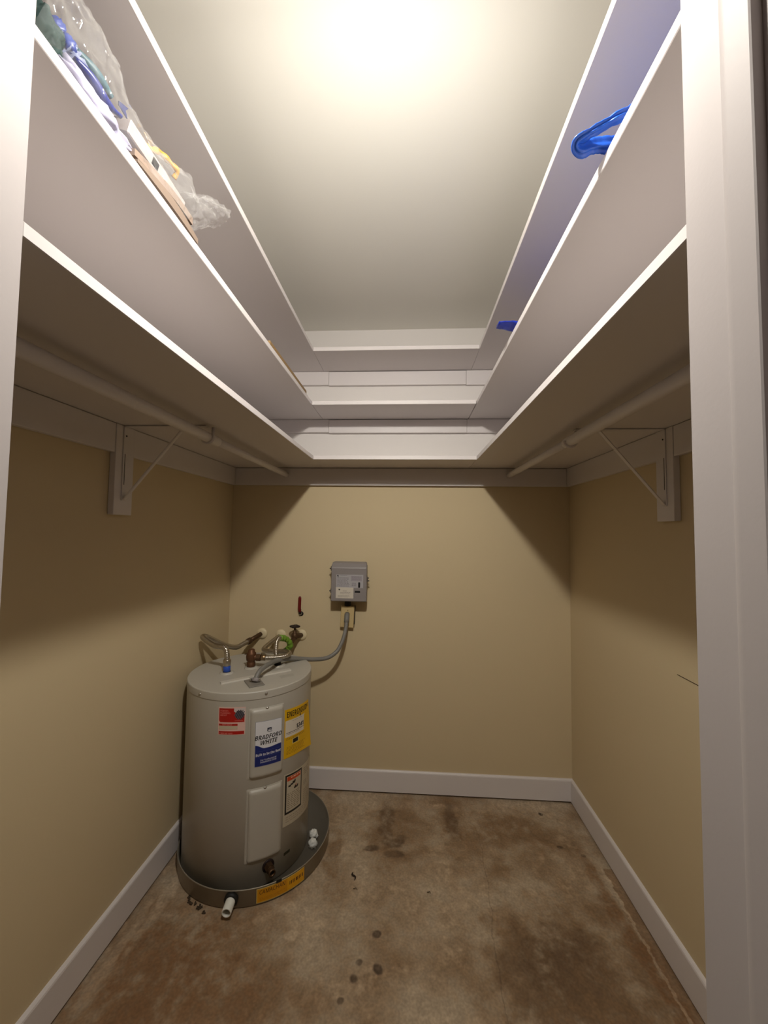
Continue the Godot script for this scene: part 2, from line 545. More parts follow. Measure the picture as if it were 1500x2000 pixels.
func floor_slab() -> void:
	var n := 1000
	var x0 := -0.1
	var size := 2.0
	var f := []
	for k in 5:
		var no := FastNoiseLite.new()
		no.seed = 31 + k
		no.noise_type = FastNoiseLite.TYPE_SIMPLEX_SMOOTH
		no.frequency = [2.2, 7.0, 26.0, 90.0, 5.0][k]
		no.fractal_octaves = [3, 4, 3, 2, 4][k]
		f.append(no)
	var im := Image.create(n, n, false, Image.FORMAT_RGB8)
	var pale := Color(0.66, 0.59, 0.50)
	var brown := Color(0.485, 0.38, 0.27)
	var rust := Color(0.47, 0.34, 0.22)
	var dark := Color(0.21, 0.155, 0.11)
	var chalk := Color(0.74, 0.66, 0.56)
	# stains: centre, radii, colour number, strength
	var stains := [
		[0.921, 0.326, 0.045, 0.030, 3, 0.8], [0.935, 0.300, 0.030, 0.020, 3, 0.6], [0.814, 0.368, 0.026, 0.018, 3, 0.85], [0.912, 0.387, 0.034, 0.018, 3, 0.7],
		[0.86, 0.26, 0.06, 0.20, 1, 0.95], [0.95, 0.17, 0.05, 0.16, 1, 0.7], [1.17, 0.22, 0.05, 0.20, 1, 1.0], [0.87, 0.20, 0.03, 0.14, 3, 0.3], [1.17, 0.20, 0.025, 0.14, 3, 0.3], [1.24, 0.30, 0.09, 0.08, 1, 0.7], [1.38, 0.20, 0.10, 0.10, 1, 0.9], [1.50, 0.22, 0.14, 0.10, 1, 0.8],
		[1.46, 0.77, 0.20, 0.16, 1, 1.0], [1.44, 0.82, 0.15, 0.14, 3, 0.50], [1.30, 0.70, 0.06, 0.05, 1, 0.7], [1.50, 0.95, 0.22, 0.16, 1, 0.9],
		[0.25, 0.82, 0.20, 0.13, 2, 0.85], [0.20, 1.00, 0.22, 0.16, 2, 0.85], [0.45, 0.95, 0.20, 0.10, 2, 0.6], [0.42, 0.72, 0.08, 0.08, 1, 0.6], [0.70, 0.55, 0.06, 0.10, 1, 0.5], [0.66, 0.42, 0.03, 0.14, 1, 0.7],
		[1.70, 0.55, 0.025, 0.22, 2, 0.7], [1.73, 0.85, 0.03, 0.22, 2, 0.9], [1.66, 1.05, 0.04, 0.20, 1, 0.8],
		[0.864, 0.727, 0.014, 0.013, 3, 0.95], [0.818, 0.817, 0.011, 0.010, 3, 0.8], [0.875, 0.832, 0.015, 0.014, 3, 0.95], [0.806, 0.864, 0.013, 0.012, 3, 0.95], [0.776, 0.920, 0.010, 0.009, 3, 0.7],
		[1.60, 0.10, 0.010, 0.010, 3, 0.8], [1.62, 0.30, 0.012, 0.010, 3, 0.6], [1.70, 0.34, 0.010, 0.008, 3, 0.7],
		[0.548, 0.654, 0.026, 0.020, 4, 0.7], [0.579, 0.746, 0.026, 0.018, 4, 0.6], [0.47, 0.70, 0.03, 0.03, 4, 0.4], [1.03, 0.62, 0.16, 0.16, 4, 0.35], [0.95, 0.95, 0.2, 0.12, 4, 0.3], [1.15, 0.42, 0.10, 0.10, 4, 0.3], [1.62, 0.42, 0.06, 0.06, 4, 0.45], [0.09, 0.62, 0.02, 0.20, 4, 0.6], [0.05, 0.85, 0.02, 0.2, 4, 0.5], [1.00, 0.09, 0.5, 0.03, 4, 0.35]]
	var colors := [pale, brown, rust, dark, chalk]
	for j in n:
		for i in n:
			var p := Vector2(x0 + size * (i + 0.5) / n, x0 + size * (j + 0.5) / n)
			if p.x < -0.02 or p.x > W + 0.02 or p.y < -0.02:
				im.set_pixel(i, j, pale)
				continue
			var a: float = f[0].get_noise_2dv(p)
			var b: float = f[1].get_noise_2dv(p)
			var c: float = f[2].get_noise_2dv(p)
			var e: float = f[3].get_noise_2dv(p)
			var col := pale.lerp(brown, clampf(0.30 + 0.75 * a + 0.65 * b + 0.25 * c, 0.0, 1.0))
			col = col.lerp(chalk, clampf(0.9 * b - 0.5 * a - 0.12 + 0.5 * c, 0.0, 0.55))
			var warp := Vector2(f[4].get_noise_2dv(p * 2.0 + Vector2(7, 3)), f[4].get_noise_2dv(p * 2.0 + Vector2(-5, 11))) 
			for s in stains:
				var rr := Vector2(s[2], s[3])
				var dd := (p - Vector2(s[0], s[1])).abs()
				if dd.x > rr.x * 1.9 or dd.y > rr.y * 1.9: continue
				var k := blot(p + warp * rr * 0.7, Vector2(s[0], s[1]), rr, 0.45 if rr.x < 0.05 else 1.1)
				if k > 0.0: col = col.lerp(colors[s[4]], k * s[5] * clampf(0.75 + 0.6 * c + 0.5 * b, 0.15, 1.0))
			# hairline crack across the slab and the dirt line along the right wall
			var cx := 1.262 + 0.018 * sin(p.y * 5.0) + 0.012 * b
			if p.y > 0.2 and p.y < 1.3 and absf(p.x - cx) < 0.0016: col = col.lerp(dark, 0.20)
			var edge := 1.745 + 0.008 * c
			if p.y > 0.4 and absf(p.x - edge) < 0.006: col = col.lerp(chalk, 0.5)
			if p.y > 0.4 and p.x > edge + 0.004: col = col.lerp(rust, 0.5)
			col = col * (1.0 + 0.10 * e + 0.08 * c)
			im.set_pixel(i, j, Color(clampf(col.r, 0, 1), clampf(col.g, 0, 1), clampf(col.b, 0, 1)))
	var m := picture(im, 0.8)
	var bump := FastNoiseLite.new()
	bump.frequency = 0.05
	bump.fractal_octaves = 4
	var nt := NoiseTexture2D.new()
	nt.width = 512; nt.height = 512; nt.seamless = true; nt.as_normal_map = true; nt.bump_strength = 3.0; nt.noise = bump
	m.normal_enabled = true
	m.normal_texture = nt
	m.normal_scale = 0.6
	var st := mb()
	var top := func(s: float, t: float) -> Vector3: return Vector3(x0 + size * s, 0, x0 + size * (1.0 - t))
	sheet(st, 1, 1, top)
	box(st, Vector3(x0, -0.15, x0), Vector3(x0 + size, -0.0005, x0 + size), 0.0)
	var o := struct("floor", st, m)
	st = mb()
	box(st, Vector3(-0.9, -0.15, 1.9), Vector3(2.6, -0.0003, 3.6), 0.0)
	obj("hall_floor", st, mat(Color(0.5, 0.42, 0.34), 0.7), o)

func shelves() -> void:
	var ys := [1.678, 1.9407, 2.2037]
	var xl := [0.5038, 0.4913, 0.4921]
	var xr := [1.2722, 1.2719, 1.2846]
	var tier := ["lowest", "middle", "top"]
	var zs := 0.2654
	for k in 3:
		for s in 3:
			var st := mb()
			var y: float = ys[k]
			if s == 0: box(st, Vector3(0.001, y, 0.001), Vector3(xl[k], y + 0.019, D - 0.002), 0.0012)
			elif s == 1: box(st, Vector3(xr[k], y, 0.001), Vector3(W - 0.001, y + 0.019, D - 0.002), 0.0012)
			else: box(st, Vector3(xl[k] + (0.0008 if k != 1 else 0.0015), y, 0.001), Vector3(xr[k] - (0.0008 if k != 1 else 0.004), y + 0.019, zs), 0.0012)
			var where: String = ["deep white shelf board along the left wall", "deep white shelf board along the right wall", "narrow white shelf board across the back wall"][s]
			var extra: String = [["above the left rod", "above the right rod", "above the beige wall"], ["under the clear plastic bag", "with blue bags on it", "right above the step-jointed cleat"], ["just below the ceiling", "just below the ceiling", "just below the ceiling"]][k][s]
			tag(obj("shelf_board", st, M.white), "%s, %s of three, %s" % [where, tier[k], extra], "shelf")
	# cleats under the boards
	var cl := func(a: Vector3, b: Vector3, label: String) -> void:
		var st := mb()
		box(st, a, b, 0.0012)
		tag(obj("shelf_cleat", st, M.white), label, "cleat", "wooden cleats under the shelves")
	cl.call(Vector3(0.0195, 1.583, 0.0005), Vector3(W - 0.0195, 1.6755, 0.019), "long white cleat on the back wall under the lowest shelf, above the beige wall")
	cl.call(Vector3(0.0005, 1.583, 0.0005), Vector3(0.019, 1.6765, 0.823), "white cleat on the left wall between the bracket board and the back corner")
	cl.call(Vector3(0.0005, 1.583, 0.909), Vector3(0.019, 1.6765, D - 0.002), "white cleat on the left wall between the bracket board and the doorway")
	cl.call(Vector3(W - 0.019, 1.583, 0.0005), Vector3(W - 0.0005, 1.6765, 0.763), "white cleat on the right wall between the bracket board and the back corner")
	cl.call(Vector3(W - 0.019, 1.583, 0.850), Vector3(W - 0.0005, 1.6765, D - 0.002), "white cleat on the right wall between the bracket board and the doorway")
	for k in [1, 2]:
		var lo: float = 1.8664 if k == 1 else 2.1257
		var a: float = 0.525 if k == 1 else 0.520
		var b: float = 1.262 if k == 1 else 1.258
		var y: float = ys[k]
		var under: String = "under the %s back shelf" % tier[k]
		cl.call(Vector3(a + 0.001, lo, 0.0005), Vector3(b - 0.001, y - 0.0035, 0.020), "long middle piece of white cleat on the back wall " + under)
		cl.call(Vector3(0.0005, lo + 0.004, 0.0005), Vector3(a, y - 0.001, 0.018), "short left end piece of white cleat on the back wall " + under)
		cl.call(Vector3(b, lo + (-0.002 if k == 2 else 0.0), 0.0005), Vector3(W - 0.0005, y - 0.002, 0.018), "short right end piece of white cleat on the back wall " + under)

func closet_rods() -> void:
	for s in 2:
		var x: float = 0.300 if s == 0 else 1.479
		var zj: float = 0.800 if s == 0 else 0.772
		var side: String = "left" if s == 0 else "right"
		var t := thing("closet_rod", "white two-piece closet rod hanging under the lowest %s shelf" % side, "rod", Vector3(x, 1.640, 0), "closet rods")
		var st := mb(true)
		cyl(st, Vector3(0, 0, zj), Vector3(0, 0, D - 0.003), 0.0165, 0.002)
		obj("outer_tube", st, M.white, t)
		st = mb(true)
		cyl(st, Vector3(0, 0, 0.0195), Vector3(0, 0, zj + 0.005), 0.0142, 0.001)
		obj("inner_tube", st, M.white, t)
		# bracket: board on the wall, pressed steel arms, brace and hook
		var wx: float = 0.0 if s == 0 else W
		var d: float = 1.0 if s == 0 else -1.0
		var z0: float = 0.824 if s == 0 else 0.764
		var z1: float = 0.908 if s == 0 else 0.849
		var zc: float = 0.868 if s == 0 else 0.808
		var br := thing("shelf_bracket", "white painted shelf bracket on a short board on the %s wall" % side, "bracket", Vector3(wx, 1.383, (z0 + z1) / 2), "shelf and rod brackets")
		var off := -br.position
		st = mb()
		box(st, Vector3(wx + d * 0.0005, 1.383, z0), Vector3(wx + d * 0.021, 1.677, z1), 0.0012, Transform3D(Basis(), off))
		obj("backing_board", st, M.white, br)
		st = mb()
		box(st, Vector3(wx + d * 0.021, 1.43, zc - 0.010), Vector3(wx + d * 0.0245, 1.674, zc + 0.010), 0.001, Transform3D(Basis(), off))
		obj("wall_arm", st, M.white, br)
		st = mb()
		box(st, Vector3(wx + d * 0.0246, 1.6735, zc - 0.010), Vector3(wx + d * 0.30, 1.677, zc + 0.010), 0.001, Transform3D(Basis(), off))
		obj("shelf_arm", st, M.white, br)
		st = mb()
		var a := Vector3(wx + d * 0.0255, 1.435, zc) + off
		var b := Vector3(wx + d * 0.222, 1.673, zc) + off
		var along := (b - a).normalized()
		var flat := along.cross(Vector3(0, 0, 1))
		prism(st, PackedVector2Array([Vector2(-0.007, -0.0012), Vector2(0.007, -0.0012), Vector2(0.007, 0.0012), Vector2(0.004, 0.0035), Vector2(-0.004, 0.0035), Vector2(-0.007, 0.0012)]), a, Vector3(0, 0, 1), flat, b - a)
		obj("brace", st, M.white, br)
		st = mb()
		box(st, Vector3(wx + d * 0.0240, 1.482, zc + 0.002), Vector3(wx + d * 0.0252, 1.584, zc + 0.0045), 0.0004, Transform3D(Basis(), off))
		obj("slot", st, M.dark, br)
		st = mb(true)
		cyl(st, Vector3(wx + d * 0.0235, 1.644, zc) + off, Vector3(wx + d * 0.0262, 1.644, zc) + off, 0.003, 0.0008, 10)
		obj("nail", st, M.dark, br)
		st = mb(true)
		var hook := []
		for k in 17:
			var ang := -PI * 0.05 - PI * 0.95 * k / 16.0
			hook.append(Vector3(x + 0.0185 * cos(ang), 1.640 + 0.0185 * sin(ang), zc) + off)
		hook.insert(0, Vector3(x + 0.0185, 1.672, zc) + off)
		tube(st, hook, even(0.0018), 8, 3.0)
		obj("rod_hook", st, M.white, br)

func rounded_lift(w: float, h: float, rad: float, bevel: float, high: float) -> Callable:
	return func(s: float, t: float) -> float:
		var q := Vector2(absf(s - 0.5) * w, absf(t - 0.5) * h) - Vector2(w / 2 - rad, h / 2 - rad)
		var dist := rad - Vector2(maxf(q.x, 0), maxf(q.y, 0)).length() - minf(maxf(q.x, q.y), 0.0)
		var k := clampf(dist / bevel, 0.0, 1.0)
		return -0.0012 + high * sqrt(k * (2.0 - k))

func heater() -> void:
	var t := thing("water_heater", "short grey electric water heater with yellow, red and blue stickers standing in a drain pan", "water heater", TC)
	var y0 := -TC.y
	# jacket and top pan
	var st := mb(true)
	lathe(st, [Vector2(0, 0), Vector2(TR - 0.004, 0), Vector2(TR, 0.004), Vector2(TR, TY - 0.028 + y0)], Transform3D(), 96)
	obj("jacket", st, M.tank, t)
	st = mb(true)
	var ty := TY + y0
	lathe(st, [Vector2(TR - 0.002, ty - 0.030), Vector2(TR + 0.0012, ty - 0.0295), Vector2(TR + 0.0012, ty - 0.028), Vector2(TR + 0.0012, ty - 0.004), Vector2(TR + 0.001, ty - 0.003), Vector2(TR - 0.001, ty - 0.0006), Vector2(TR - 0.002, ty), Vector2(TR - 0.004, ty), Vector2(0, ty)], Transform3D(), 96)
	obj("top_cover", st, M.tank_top, t)
	var scr := func(th: float, y: float, r: float, parent: Node) -> void:
		var q := mb(true)
		var dir := on_tank(th, TC.y, 1.0)
		lathe(q, [Vector2(0.0058, 0), Vector2(0.0056, 0.002), Vector2(0.004, 0.0042), Vector2(0, 0.005)], aim(on_tank(th, y, r), dir), 14)
		obj("screw", q, M.screw, parent)
	scr.call(33.3, 0.7145, TR, t)
	scr.call(-26.0, 0.7095, TR, t)
	# element access panels
	for k in 2:
		st = mb(true)
		var b: float = 0.408 if k == 0 else 0.106
		var h: float = 0.256 if k == 0 else 0.263
		patch(st, 20.6, 49.6, b, b + h, rounded_lift(0.129, h, 0.014, 0.016, 0.0125), 48, 64, 0.004)
		var p := obj("access_panel", st, M.tank, t)
		scr.call(34.4, b + h - 0.0035, TR + 0.003, p)
		st = mb(true)
		patch(st, 18.9, 50.6, b - 0.005, b + h + 0.004, rounded_lift(0.141, h + 0.009, 0.014, 0.002, 0.0035), 40, 48, 0.004)
		obj("flange", st, M.tank, p)
	# maker's plate on the upper panel: white over blue with a wavy division
	var im := Image.create(256, 400, false, Image.FORMAT_RGB8)
	var wave := func(u: float) -> float: return 0.52 + 0.085 * smoothstep(0.0, 0.36, u) - 0.03 * smoothstep(0.45, 0.95, u)
	for i in 256:
		for j in 400:
			var e := minf(minf(i, 255 - i), minf(j, 399 - j))
			var c := Color(0.86, 0.86, 0.88) if j / 400.0 < wave.call(i / 256.0) else Color(0.09, 0.15, 0.42)
			if e < 3: c = Color(0.55, 0.56, 0.62)
			im.set_pixel(i, j, c)
	for y in [0.665, 0.79]: fill(im, 0.06, y, 0.88, 0.004, Color(0.4, 0.48, 0.75))
	st = mb(true)
	patch(st, 25.0, 46.8, 0.454, 0.619, flat_lift(0.0121), 16, 2, 0.004)
	var lab := obj("badge", st, picture(im, 0.35), t)
	lab.set_meta("label", "white and navy blue maker's badge")
	st = mb()
	var r := TR + 0.0122
	letters(st, "BRADFORD", 0.0160, tank_place(35.9, 0.5575, r, -0.02), bold, 0.25, 0.86)
	letters(st, "WHITE", 0.0160, tank_place(36.1, 0.538, r, -0.02), bold, 0.25, 0.92)
	obj("lettering", st, M.ink, lab)
	st = mb()
	letters(st, "Built to be the Best", 0.0092, tank_place(36.0, 0.495, r, -0.02), bold, 0.0, 0.78)
	letters(st, "For Professional", 0.0058, tank_place(36.0, 0.4745, r, -0.02), plain)
	letters(st, "Installation Only", 0.0058, tank_place(36.0, 0.467, r, -0.02), plain)
	obj("lettering", st, M.white_ink, lab)
	st = mb()      # the little emblem: a dark waving figure above the name
	for q in [[-0.008, 0.0, 0.004, 0.012], [-0.004, 0.008, 0.009, 0.004], [0.001, 0.001, 0.0025, 0.008], [0.005, 0.0015, 0.003, 0.010], [-0.0035, 0.0045, 0.003, 0.004], [-0.007, -0.004, 0.016, 0.002]]:
		var w := []
		var pl := tank_place(36.1, 0.578, r)
		for v in [[0, 0], [1, 0], [1.15, 1], [0.15, 1]]: w.append(pl.call(q[0] + q[2] * v[0], q[1] + q[3] * v[1], 0.0003))
		quad(st, w[0], w[1], w[2], w[3])
	obj("emblem", st, mat(Color(0.10, 0.11, 0.20), 0.5), lab)
	# red plumber's sticker
	im = Image.create(240, 244, false, Image.FORMAT_RGB8)
	im.fill(Color(0.86, 0.72, 0.68))
	var red := Color(0.66, 0.10, 0.07)
	fill(im, 0.03, 0.04, 0.94, 0.51, red)
	fill(im, 0.03, 0.47, 0.04, 0.08, Color(0.86, 0.72, 0.68)); 
	for i in 20:
		for j in 20:
			if Vector2(i, j).distance_to(Vector2(20, 0)) < 20: im.set_pixel(7 + i, 114 + j, red)
	for i in range(132, 236):      # the picture of tools and fittings
		for j in range(8, 120):
			var v := Vector2((i - 190) / 50.0, (j - 66) / 48.0)
			var k := v.length() + 0.22 * sin(i * 0.31) * cos(j * 0.23)
			if j < 50 - 12 * sin(i * 0.1) and i > 140 and k > 0.75: im.set_pixel(i, j, Color(0.80, 0.76, 0.75))
			if k < 0.85: im.set_pixel(i, j, Color(0.16, 0.15, 0.17).lerp(Color(0.38, 0.38, 0.42), clampf(0.5 + 0.5 * sin(i * 0.4 + j * 0.17), 0, 1)))
	fill(im, 0.62, 0.485, 0.30, 0.012, Color(0.9, 0.6, 0.55))
	fill(im, 0.03, 0.60, 0.70, 0.075, red)
	fill(im, 0.03, 0.68, 0.70, 0.125, Color(0.75, 0.70, 0.60))
	fill(im, 0.03, 0.806, 0.70, 0.008, red)
	fill(im, 0.03, 0.865, 0.94, 0.12, red)
	st = mb(true)
	patch(st, -5.6, 16.9, 0.575, 0.6755, flat_lift(0.0009), 12, 2)
	lab = obj("sticker", st, picture(im, 0.4), t)
	lab.set_meta("label", "red and white square sticker")
	st = mb()
	r = TR + 0.0010
	var left := func(txt: String, size: float, x: float, y: float, font: Font, tint_st: SurfaceTool) -> void:
		var f := font
		var wdt := f.get_string_size(txt, HORIZONTAL_ALIGNMENT_LEFT, -1, 48).x * size / 48.0 * 1.38
		letters(tint_st, txt, size, tank_place(-5.6 + rad_to_deg((x + wdt / 2) / TR), y, r), f)
	left.call("POWER'S", 0.0055, 0.007, 0.6625, plain, st)
	left.call("PLUMBING", 0.0055, 0.007, 0.6545, plain, st)
	left.call("GROUP", 0.0055, 0.007, 0.6465, plain, st)
	left.call("NEXT SERVICE", 0.0040, 0.016, 0.6115, bold, st)
	left.call("1 804 367 9222", 0.0052, 0.006, 0.5805, bold, st)
	obj("lettering", st, M.pink_ink, lab)
	# yellow energy label, curling off the jacket at its lower right corner
	im = Image.create(220, 300, false, Image.FORMAT_RGB8)
	var yel := Color(0.87, 0.68, 0.04)
	im.fill(yel)
	fill(im, 0.03, 0.235, 0.94, 0.34, Color(0.86, 0.83, 0.78))
	small_print(im, 0.08, 0.175, 0.5, 0.045, 2, Color(0.55, 0.40, 0.05))
	small_print(im, 0.25, 0.265, 0.45, 0.02, 1, Color(0.45, 0.40, 0.36))
	fill(im, 0.06, 0.485, 0.82, 0.012, Color(0.05, 0.04, 0.04))
	small_print(im, 0.06, 0.515, 0.5, 0.03, 1, Color(0.4, 0.36, 0.32))
	small_print(im, 0.06, 0.60, 0.8, 0.05, 2, Color(0.50, 0.36, 0.05))
	fill(im, 0.255, 0.645, 0.24, 0.105, Color(0.86, 0.80, 0.55))
	fill(im, 0.28, 0.655, 0.19, 0.085, Color(0.06, 0.05, 0.03))
	small_print(im, 0.08, 0.78, 0.75, 0.17, 6, Color(0.58, 0.43, 0.05))
	var curl := func(s: float, t: float) -> float: return 0.001 + 0.016 * pow(clampf(s - 0.45, 0, 1) / 0.55, 2) * pow(1.0 - t, 1.6)
	st = mb(true)
	patch(st, 51.0, 87.0, 0.4425, 0.631, curl, 24, 16, 0.014)
	lab = obj("energy_label", st, picture(im, 0.5), t)
	lab.set_meta("label", "yellow energy label with a curled lower corner")
	var on_label := func(u: float, v: float) -> Callable:       # u, v over the label from its lower left corner
		return func(x: float, y: float, out: float) -> Vector3:
			var s: float = u + rad_to_deg(x / TR) / 36.0
			var tt: float = v + y / 0.1885
			return on_tank(lerpf(51.0, 87.0, s), lerpf(0.4425, 0.631, tt) - 0.014 * s, TR + curl.call(clampf(s, 0, 1), tt) + 0.0002 + out)
	st = mb()
	letters(st, "ENERGYGUIDE", 0.0215, on_label.call(0.5, 0.885), bold, 0.0, 0.69)
	letters(st, "$341", 0.0165, on_label.call(0.55, 0.585), bold)
	var pl2: Callable = on_label.call(0.535, 0.80)
	quad(st, pl2.call(-0.0012, 0.0, 0.0003), pl2.call(0.0012, 0.0, 0.0003), pl2.call(0.0012, 0.016, 0.0003), pl2.call(-0.0012, 0.016, 0.0003))
	tri(st, pl2.call(0.0, -0.007, 0.0003), pl2.call(0.006, 0.001, 0.0003), pl2.call(-0.006, 0.001, 0.0003))
	obj("lettering", st, M.ink, lab)
	# white warning sheet round the right side of the jacket
	im = Image.create(420, 300, false, Image.FORMAT_RGB8)
	im.fill(Color(0.74, 0.70, 0.62))
	fill(im, 0.03, 0.02, 0.36, 0.76, Color(0.05, 0.03, 0.03))
	fill(im, 0.055, 0.055, 0.31, 0.69, Color(0.76, 0.72, 0.64))
	fill(im, 0.065, 0.065, 0.29, 0.085, Color(0.78, 0.28, 0.12))
	small_print(im, 0.14, 0.085, 0.2, 0.05, 1, Color(0.9, 0.8, 0.7))
	for q in [[0.09, 0.235, 0.05, 0.035], [0.13, 0.215, 0.05, 0.035], [0.17, 0.185, 0.055, 0.05], [0.21, 0.165, 0.025, 0.05], [0.20, 0.31, 0.09, 0.03], [0.22, 0.285, 0.03, 0.06], [0.265, 0.29, 0.035, 0.03]]:
		fill(im, q[0], q[1], q[2], q[3], Color(0.08, 0.06, 0.06))
	fill(im, 0.24, 0.255, 0.012, 0.05, Color(0.72, 0.25, 0.12))
	small_print(im, 0.075, 0.39, 0.27, 0.33, 9, Color(0.50, 0.45, 0.38))
	small_print(im, 0.45, 0.08, 0.22, 0.16, 4, Color(0.52, 0.47, 0.40))
	small_print(im, 0.45, 0.34, 0.12, 0.10, 3, Color(0.52, 0.47, 0.40))
	fill(im, 0.64, 0.26, 0.012, 0.09, Color(0.15, 0.13, 0.11))
	fill(im, 0.66, 0.34, 0.010, 0.10, Color(0.62, 0.28, 0.14))
	small_print(im, 0.45, 0.52, 0.5, 0.3, 7, Color(0.56, 0.51, 0.44))
	small_print(im, 0.05, 0.83, 0.85, 0.13, 3, Color(0.62, 0.57, 0.50))
	st = mb(true)
	patch(st, 51.5, 112.0, 0.183, 0.380, flat_lift(0.0010), 32, 2, 0.035)
	obj("warning_sheet", st, picture(im, 0.5), t).set_meta("label", "white warning sheet with a black framed panel")
	st = mb(true)
	patch(st, 53.6, 60.2, 0.0725, 0.083, flat_lift(0.0008), 6, 1)
	obj("serial_tag", st, mat(Color(0.20, 0.19, 0.13), 0.6), t)
	# drain valve low on the front
	st = mb(true)
	var vd := on_tank(39.0, TC.y, 1.0)
	var v0 := on_tank(39.0, 0.072, TR - 0.002)
	lathe(st, [Vector2(0, 0), Vector2(0.023, 0), Vector2(0.023, 0.004), Vector2(0.021, 0.0055), Vector2(0, 0.0055)], aim(v0, vd), 24)
	var esc := obj("drain_valve", st, M.iron, t)
	esc.set_meta("label", "brass drain valve near the bottom")
	st = mb()
	lathe(st, [Vector2(0, 0.005), Vector2(0.0165, 0.005), Vector2(0.0165, 0.024), Vector2(0, 0.024)], aim(v0, vd), 6)
	obj("hexagon", st, M.old_brass, esc)
	st = mb(true)
	lathe(st, [Vector2(0.012, 0.024), Vector2(0.0125, 0.026), Vector2(0.011, 0.028), Vector2(0.0125, 0.030), Vector2(0.011, 0.032), Vector2(0.0125, 0.034), Vector2(0.011, 0.036), Vector2(0.0125, 0.038), Vector2(0.0125, 0.046), Vector2(0.0085, 0.046), Vector2(0.008, 0.040)], aim(v0, vd), 20)
	obj("spout", st, M.old_brass, esc)
	st = mb(true)
	lathe(st, [Vector2(0.0085, 0.0385), Vector2(0, 0.0385)], aim(v0, vd), 16)
	obj("bore", st, M.dark, esc)
	# on the top: two nipples with collars, the wiring plate, the strip across the top
	var collar := func(at: Vector3, r0: float, called: String) -> void:
		var q := mb(true)
		lathe(q, [Vector2(r0 + 0.013, 0), Vector2(r0 + 0.012, 0.003), Vector2(r0 + 0.004, 0.006), Vector2(r0 + 0.001, 0.0065), Vector2(r0 - 0.001, 0.004), Vector2(0, 0.003)], Transform3D(Basis(), at - TC), 28)
		obj(called, q, M.plate_cream if r0 < 0.012 else M.tank_top, t)
	collar.call(Vector3(0.187, TY, 0.421), 0.017, "collar")
	collar.call(Vector3(0.264, TY, 0.348), 0.016, "collar")
	collar.call(Vector3(0.372, TY, 0.308), 0.022, "collar")
	st = mb(true)
	cyl(st, Vector3(0.187, TY + 0.003, 0.421) - TC, Vector3(0.187, TY + 0.007, 0.421) - TC, 0.0165, 0.001)
	var nip := obj("nipple", st, M.dark, t)
	st = mb(true)
	cyl(st, Vector3(0.187, TY + 0.006, 0.421) - TC, Vector3(0.187, TY + 0.030, 0.421) - TC, 0.0148, 0.001)
	obj("blue_band", st, M.blue_band, nip)
	st = mb(true)
	cyl(st, Vector3(0.372, TY + 0.003, 0.308) - TC, Vector3(0.368, TY + 0.03, 0.305) - TC, 0.0148, 0.001)
	obj("nipple", st, M.dark, t)
	st = mb()
	var a := Vector3(0.217, TY, 0.540) - TC
	var b := Vector3(0.446, TY, 0.361) - TC
	var al := (b - a).normalized()
	prism(st, PackedVector2Array([Vector2(-0.012, 0), Vector2(0.012, 0), Vector2(0.0105, 0.005), Vector2(-0.0105, 0.005)]), a, al.cross(Vector3.UP), Vector3.UP, b - a)
	obj("seam_strip", st, mat(Color(0.78, 0.76, 0.72), 0.35), t)
	st = mb()
	var xf := Transform3D(Basis(Vector3.UP, deg_to_rad(-54.0)), Vector3(0.348, TY, 0.524) - TC)
	box(st, Vector3(-0.043, 0, -0.030), Vector3(0.043, 0.004, 0.030), 0.001, xf)
	obj("wiring_plate", st, mat(Color(0.50, 0.48, 0.45), 0.4), t)
	st = mb()
	xf = Transform3D(Basis(Vector3.UP, deg_to_rad(38.0)), Vector3(0.452, TY, 0.430) - TC)
	box(st, Vector3(-0.030, 0, -0.015), Vector3(0.030, 0.0006, 0.015), 0.0002, xf)
	obj("paper_label", st, mat(Color(0.66, 0.64, 0.60), 0.5), t)

